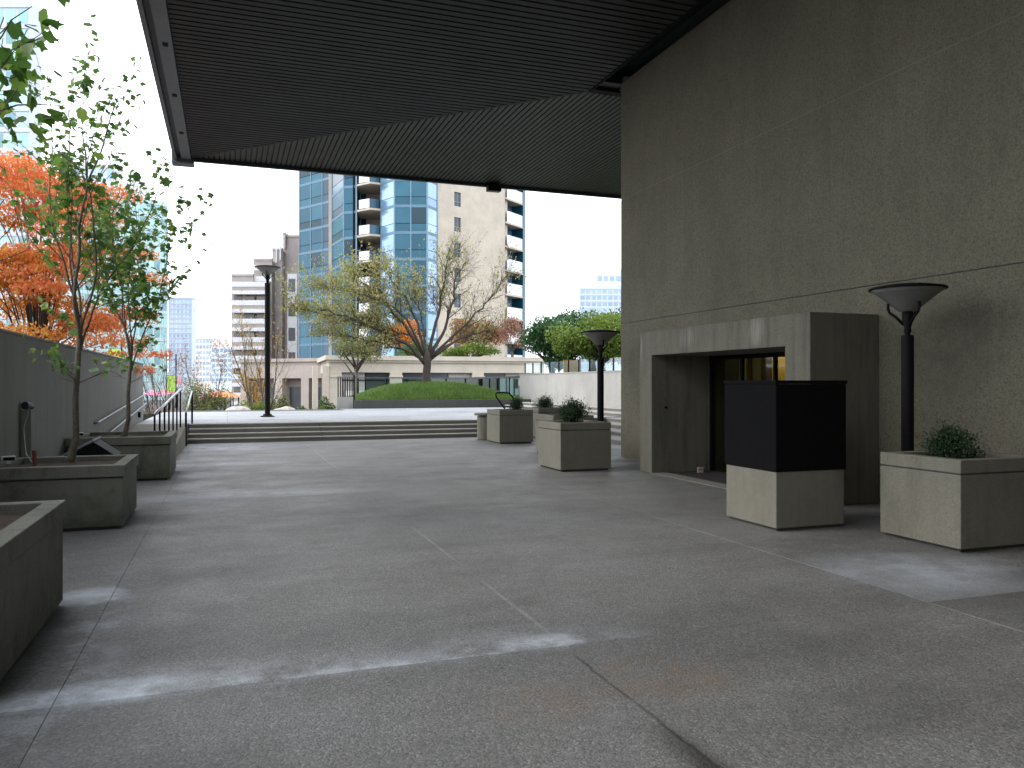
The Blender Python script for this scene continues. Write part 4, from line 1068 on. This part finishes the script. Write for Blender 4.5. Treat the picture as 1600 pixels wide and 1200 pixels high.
swp(MB().seg(p2(.9), p2(4.6), -1.5, 2.198, .1, -.9), 'doorway', brown)
swp(MB().seg(p2(1.2), p2(4.3), -1.4, 1.2, .08, -.8), 'window', darkwin)
swp(MB().seg(p2(5.7), p2(L2-.1), -1.5, 2.198, .1, -.9), 'doorway', brown)
swp(MB().seg(p2(6.0), p2(L2-.4), -1.4, 1.3, .08, -.8), 'window', darkwin)

# ------------------------------------------------------------------ blue glass tower
tw = thing('apartment_tower', 'blue glass and beige apartment tower with stacked white balconies', 'building', at(645, 92, 0))
tb = at(645, 92, 0)
def twp(mb, name, mat, **k): return rel(mb.build(name, mat, tw, **k), tb)
blue = windowmat('blue_reflective_glass', (.010,.072,.115), (.025,.125,.185), (.010,.035,.05), .3, .14)
bluel = windowmat('light_blue_glass', (.20,.33,.50), (.32,.47,.64), None, .5, .15)
blued = windowmat('deep_blue_glass', (.012,.045,.08), (.03,.09,.14), None, .3, .12)
band = plain('blue_grey_spandrel', (.10,.19,.27), .4, .3)
mull = plain('pale_blue_mullion', (.17,.27,.36), .4, .3)
white = plain('white_balcony_panel', (.78,.79,.80), .5)
FZ = [3.78 + 2.87*k for k in range(12)]
def P2(b_, d): v = at(b_, d); return Vector((v.x, v.y))
def glass_run(a, b_, n, mat, bandmat=band, split=True, off=0.0):
    for k in range(len(FZ)-1):
        z0, z1 = FZ[k], FZ[k+1]
        twp(MB().seg(a, b_, z1-.30, z1, .3, off+.03), 'floor_band', bandmat)
        for i in range(n):
            p, q = a.lerp(b_, i/n), a.lerp(b_, (i+1)/n); e = (q-p).normalized()*.05
            mid = z0 + .85
            twp(MB().seg(p+e, q-e, z0+.001, mid-.03, .1, off), 'lower_pane', mat)
            twp(MB().seg(p+e, q-e, mid+.03, z1-.301, .1, off), 'window_pane', mat)
    for i in range(n+1):
        p = a.lerp(b_, i/n); e = (b_-a).normalized()*.049
        twp(MB().seg(p-e, p+e, FZ[0], FZ[-1], .16, off+.06), 'mullion', mull)
    twp(MB().seg(a, b_, FZ[0], FZ[-1], .3, off-.101), 'inner_wall', M['iron'])
a0, a1, a2 = P2(468, 101), P2(504, 98), P2(514.5, 97)
glass_run(a0, a1, 2, blue); glass_run(a1, a2, 1, blued)
twp(MB().seg(P2(513.5, 95.5), P2(520, 95.5), FZ[0], FZ[-1], 1.5, 0), 'pier', beige)
b0, b1, b2, b3 = P2(519, 94.5), P2(537, 90), P2(557, 89.5), P2(563, 92.5)
glass_run(b0, b1, 1, blue); glass_run(b1, b2, 1, blue); glass_run(b2, b3, 1, blued)
# recessed balconies
r0, r1 = P2(562, 93), P2(595, 93)
for k in range(len(FZ)-1):
    z0, z1 = FZ[k], FZ[k+1]
    twp(MB().seg(r0, P2(572, 93), z0, z1-.2, .1, 0), 'balcony_door', blued)
    twp(MB().seg(P2(572.2, 93), r1, z0, z1-.2, .1, 0), 'recess_wall', pinkst)
    sl = twp(MB().prism([P2(558, 89.2), P2(578, 88.0), P2(595, 88.6), P2(595, 93), P2(560, 93)], z1-.2, z1), 'balcony_slab', beige)
    if k+1 < len(FZ)-1:
        twp(MB().seg(P2(561, 89.0), P2(577, 88.2), z1+.08, z1+1.05, .05, 0), 'balcony_panel', white)
        twp(MB().seg(P2(577.4, 88.2), P2(594.5, 88.8), z1+.08, z1+1.05, .03, 0), 'balcony_glass', blued)
        if k == 7:
            for q in (-.5, .6):
                c = P2(586, 90.5) + Vector((q, 0))
                ch = MB().box(c.x-.22, c.x+.22, c.y-.22, c.y+.22, z1+.42, z1+.46).box(c.x-.22, c.x+.22, c.y+.19, c.y+.23, z1+.46, z1+.9)
                for sx in (-.2, .17):
                    for sy in (-.2, .17): ch.box(c.x+sx, c.x+sx+.03, c.y+sy, c.y+sy+.03, z1, z1+.42)
                tag(ch.build('balcony_chair', white), 'white plastic chair, %s one, on the high recessed tower balcony' % ('left' if q < 0 else 'right'), 'chair', 'chairs on a tower balcony')
c0, c1, c2, c3 = P2(595.5, 88.5), P2(616, 86.5), P2(668, 86.5), P2(683, 88.5)
glass_run(c0, c1, 1, bluel); glass_run(c1, c2, 2, blue); glass_run(c2, c3, 1, bluel)
# beige walls with a column of windows
def beige_run(a, b_, win=None):
    for k in range(len(FZ)-1):
        z0, z1 = FZ[k], FZ[k+1]
        if win is None: twp(MB().seg(a, b_, z0, z1-.001, .4, 0), 'wall_panel', beige)
        else:
            w0, w1 = a.lerp(b_, win[0]), a.lerp(b_, win[1])
            twp(MB().seg(a, w0, z0, z1-.001, .4, 0).seg(w1, b_, z0, z1-.001, .4, 0).seg(w0, w1, z0, z0+.75, .4, 0).seg(w0, w1, z1-.5, z1-.001, .4, 0), 'wall_panel', beige)
            wv = twp(MB().seg(w0, w1, z0+.75, z1-.5, .06, -.15), 'window', darkwin)
            twp(MB().seg(w0.lerp(w1,.47), w0.lerp(w1,.53), z0+.75, z1-.5, .05, -.10).seg(w0, w1, z0+1.25, z0+1.31, .05, -.10), 'window_frame', mull)
    twp(MB().seg(a, b_, FZ[0], FZ[-1], .3, -.401), 'inner_wall', M['iron'])
e0, e1, e2, e3 = P2(683.3, 88.9), P2(706, 90.2), P2(721, 91.2), P2(735, 91.8)
beige_run(e0, e1); beige_run(e1, e2, (.25, .95)); beige_run(e2, e3)
f1 = P2(789, 95); beige_run(e3, f1)
# right balconies
g0, g1 = P2(789.5, 98.5), P2(820, 102)
h0, h1 = P2(789.5, 95.3), P2(817, 98.8)
for k in range(len(FZ)-1):
    z0, z1 = FZ[k], FZ[k+1]
    twp(MB().seg(g0, g1, z0, z1-.2, .1, 0), 'balcony_door', bluel)
    twp(MB().prism([h0, h1, g1, g0], z1-.2, z1), 'balcony_slab', beige)
    for i in range(4):
        p, q = h0.lerp(h1, .12+i*.22), h0.lerp(h1, .12+(i+1)*.22); e = (q-p).normalized()*.03
        twp(MB().seg(p+e, q-e, z0+.02, z0+1.35, .04, -.05), 'balcony_panel', white)
twp(MB().seg(P2(793.5, 95.9), P2(797, 96.3), FZ[0], FZ[-1], .6, -.4), 'pier', beige)
twp(MB().seg(P2(817.3, 98.9), P2(821, 99.5), FZ[0], FZ[-1]+1, 3, 0), 'end_fin', blue)
core = [a0, P2(480, 120), P2(800, 125), g1, g0, P2(735, 92.5), P2(683, 89.5), P2(616, 87.3), P2(600, 93.6), P2(562, 93.6), P2(520, 99)]
cc = [Vector((v.x, v.y)) for v in core]
ctr = sum(cc, Vector((0,0)))/len(cc)
twp(MB().prism([ctr.lerp(v, .97) for v in [a0, a1+Vector((.2,.6)), P2(518,99.5), P2(562,94), P2(600,94), P2(683,90.5), P2(735,93), P2(789,99), g1, P2(800,125), P2(480,120)]], FZ[0]-5, FZ[-1]+.3), 'core', M['iron'])

# ------------------------------------------------------------------ stepped brick building
sbld = thing('stepped_apartment_block', 'stepped brown brick apartment block with white balcony bands left of the blue tower', 'building', at(415, 115, 0))
bb = at(415, 115, 0)
def sbp(mb, name, mat, **k): return rel(mb.build(name, mat, sbld, **k), bb)
brick = concrete('brown_brick', (.47,.42,.39), streak=.1, speck=.05, grime=.15, grimecol=(.22,.18,.16), bumpy=.1, pebble=30)
bwhite = plain('white_parapet', (.74,.74,.76), .6)
bwin = windowmat('recessed_dark_window', (.10,.09,.09), (.22,.18,.17), (.36,.34,.25), .2, .2)
D = 115
tiers = [(362, 396, 432, 0), (396.3, 425, 405, 1.5), (425.3, 441, 386, 3), (441.3, 467, 362, 4.5)]
for b0_, b1_, yt, dd in tiers:
    p, q = P2(b0_, D+dd), P2(b1_, D+dd)
    sbp(MB().seg(p, q, -1.5, hz(yt, D), 12-dd, 0), 'wall', brick)
    sbp(MB().seg(p, q, hz(yt, D)+.001, hz(yt, D)+.35, .5, .1), 'roof_parapet', brick)
st_h = 28.6*D/1250
for k in range(8):
    zb = hz(432, D) - .9 - st_h*k
    b1_ = 419
    p, q = P2(362.5, D-1.2), P2(b1_, D-1.2)
    if zb < -1: break
    sbp(MB().seg(p, q, zb-.72, zb, .15, 0), 'balcony_band', bwhite)
    sbp(MB().seg(p, q, zb-1.75, zb-1.25, .15, 0), 'balcony_band', bwhite)
    sbp(MB().seg(p, q, zb-1.24, zb-.73, .12, -.05), 'band_infill', brick)  # plain brick strip set back between the two white bands
    sbp(MB().seg(p, q, zb-1.80, zb-1.751, 1.2, 0), 'balcony_slab', brick)
    for i in range(3):
        u, v = P2(365+18*i, D-.02), P2(379+18*i, D-.02)
        if zb - st_h > -1.2: sbp(MB().seg(u, v, zb-st_h+.01, zb-1.81, .02, 0), 'window', bwin)
for k in range(2):
    zb = hz(405, D) - .8 - 1.6*k; p, q = P2(396.4, D+.3), P2(424, D+.3); sbp(MB().seg(p, q, zb-.75, zb, .15, 0), 'balcony_band', bwhite)
for i, (b_, yt) in enumerate(((431, 384), (437, 380), (442.5, 362))):
    sbp(MB().seg(P2(b_, D+2.6), P2(b_+1.6, D+2.6), hz(yt+22, D), hz(yt, D), .3, 0), 'chimney_strip', bwhite)
sbp(MB().seg(P2(441, D+4), P2(446, D+4), hz(380, D), hz(355, D), 1.5, 0), 'chimney', brick)
wst = MB().seg(P2(449, D+2.5), P2(464, D+2.5), -1.5, hz(424, D), 1.9, 0)
sbp(wst, 'white_bay', bwhite)
for k in range(5):
    zt = hz(432, D) - 3.6*k
    if zt > 1.5: sbp(MB().seg(P2(450.5, D+2.45), P2(461, D+2.45), zt-1.9, zt, .04, .0), 'window', darkwin)

# ------------------------------------------------------------------ other distant blocks, washed-out air painted into their pale colours
def grid_block(name, label, b0_, b1_, ytop, d, wallm, winm, floors, cols, group='distant city buildings', depth=15, bandm=None, skew=0, rows_joined=False, z0=-1.5):
    base = at((b0_+b1_)/2, d, 0); t = thing(name, label, 'building', base, 0, group)
    p, q = P2(b0_, d), P2(b1_, d+skew); zt = hz(ytop, d)
    rel(MB().seg(p, q, z0, zt, depth, 0).build('wall', wallm, t), base)
    rel(MB().seg(p, q, zt+.001, zt+.012*zt+.4, depth, .15).build('roof_edge', bandm or wallm, t), base)
    h = (zt - 2)/floors
    for k in range(floors):
        rowm = MB()
        za = 2 + h*k
        if bandm: rel(MB().seg(p, q, za, za+h*.22, .1, .12).build('floor_band', bandm, t), base)
        for i in range(cols):
            u, v = p.lerp(q, (i+.12)/cols), p.lerp(q, (i+.88)/cols)
            if rows_joined: rowm.seg(u, v, za+h*.30, za+h*.88, .05, .04)
            else: rel(MB().seg(u, v, za+h*.27, za+h*.93, .05, .04).build('window', winm, t), base)
        if rows_joined: rel(rowm.build('window_row', winm, t), base)
    return t, base
teal = windowmat('pale_teal_glass', (.30,.54,.55), (.48,.72,.72), (.20,.34,.37), .2, .2)
tealw = plain('pale_teal_frame', (.50,.66,.67), .5)
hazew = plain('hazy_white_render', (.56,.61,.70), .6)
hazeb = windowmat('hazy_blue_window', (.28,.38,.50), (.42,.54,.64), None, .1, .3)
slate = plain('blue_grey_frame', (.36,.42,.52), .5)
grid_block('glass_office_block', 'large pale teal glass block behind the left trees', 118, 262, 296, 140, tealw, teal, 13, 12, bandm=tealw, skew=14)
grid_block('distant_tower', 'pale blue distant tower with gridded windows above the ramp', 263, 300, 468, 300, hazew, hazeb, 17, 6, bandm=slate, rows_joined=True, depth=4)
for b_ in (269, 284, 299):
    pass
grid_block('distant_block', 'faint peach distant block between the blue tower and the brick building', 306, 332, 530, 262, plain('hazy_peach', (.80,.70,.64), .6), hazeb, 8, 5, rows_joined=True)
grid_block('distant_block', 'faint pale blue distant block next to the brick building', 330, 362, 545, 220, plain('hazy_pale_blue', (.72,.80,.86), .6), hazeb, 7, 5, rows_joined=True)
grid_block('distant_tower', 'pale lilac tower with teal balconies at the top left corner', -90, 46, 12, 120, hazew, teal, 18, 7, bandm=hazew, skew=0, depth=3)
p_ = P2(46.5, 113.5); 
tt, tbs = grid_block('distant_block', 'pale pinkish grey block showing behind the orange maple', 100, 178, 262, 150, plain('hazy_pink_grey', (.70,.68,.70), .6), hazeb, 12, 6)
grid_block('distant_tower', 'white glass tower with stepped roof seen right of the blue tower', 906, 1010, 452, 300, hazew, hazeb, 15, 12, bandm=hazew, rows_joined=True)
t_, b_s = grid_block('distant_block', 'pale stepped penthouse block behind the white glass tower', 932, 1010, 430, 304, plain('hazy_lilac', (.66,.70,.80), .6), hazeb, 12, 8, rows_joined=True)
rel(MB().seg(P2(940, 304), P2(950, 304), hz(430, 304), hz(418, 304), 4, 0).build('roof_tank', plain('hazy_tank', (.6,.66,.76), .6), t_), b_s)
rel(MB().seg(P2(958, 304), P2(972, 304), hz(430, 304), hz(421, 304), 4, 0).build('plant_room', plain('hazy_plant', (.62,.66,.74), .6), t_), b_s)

# ------------------------------------------------------------------ street life far left
def stall(label, b_, d, z, w_, cols, seed):
    p = at(b_, d, z); t = thing('market_stall', label, 'market stall', p, YAW*-1, 'colourful stalls on the street')
    m1 = plain('awning_'+str(seed), cols[0], .6); m2 = plain('side_'+str(seed), cols[1], .6); h = 2.2
    for sx in (-1, 1):
        for sy in (-1, 1): MB().box(sx*w_/2-.03, sx*w_/2+.03, sy*.8-.03, sy*.8+.03, 0, h).build('post', M['iron'], t)
    MB().add([(-w_/2-.15,-1,h),(w_/2+.15,-1,h),(w_/2+.15,1,h),(-w_/2-.15,1,h),(0,0,h+.45)], [(0,1,4),(1,2,4),(2,3,4),(3,0,4),(0,3,2,1)]).build('awning', m1, t)
    MB().box(-w_/2, w_/2, -.78, -.70, .0, 1.0).build('counter', m2, t)
    return t
SGp = at
stall('pink awning stall just right of the left wall', 238, 66, -1.5, 1.5, ((.70,.22,.36), (.30,.12,.10)), 1)
stall('coral awning stall behind the ramp handrail', 258, 72, -1.5, 1.6, ((.72,.24,.26), (.32,.14,.12)), 2)
stall('red and green stall at the far edge of the plaza', 341, 58, -1.5, 1.6, ((.75,.14,.14), (.20,.50,.15)), 3)
stall('orange stall with lime side beside the left boulder', 355, 55, -1.5, 1.0, ((.72,.22,.08), (.35,.62,.12)), 4)
bwall = thing('low_brick_wall', 'low brown brick wall under the pink stalls', 'wall', at(258, 54, -1.5), -YAW)
MB().box(-1.8, 1.8, -.15, .15, 0, 1.25).build('wall', brown, bwall); MB().box(-1.85, 1.85, -.2, .2, 1.251, 1.35).build('coping', brown, bwall)
def banner(label, b_, d, ytop, col, side, w_=.6, h_=1.25, second=None):
    p = at(b_, d, -1.5); t = thing('banner_pole', label, 'banner', p, -YAW, 'street poles with banners')
    zt = hz(ytop, d) + 1.5
    MB().tube([(0,0,0),(0,0,zt)], [.06,.045], 8).build('pole', M['iron'], t)
    zb = zt - 1.6 if second else zt-.2
    MB().box(side*.08 if side > 0 else -w_-.08, side*.08+w_ if side > 0 else -.08, -.01, .01, zb-h_, zb).build('banner', plain('banner_cloth_'+str(b_), col, .7), t)
    MB().tube([(0,0,zb),(side*(w_+.1),0,zb)], .015, 6).build('arm', M['iron'], t)
    if second: MB().box(.08, .45, -.01, .01, zb-.7, zb-.1).build('banner', plain('banner_pink_'+str(b_), second, .7), t)
banner('street pole with lime green and pink banners above the ramp handrail', 275, 60, 553, (.42,.66,.08), -1, .55, 1.2, (.78,.35,.36))
banner('street pole with lime green banner above the left wall', 190, 52, 540, (.45,.68,.10), -1, .8, .75)
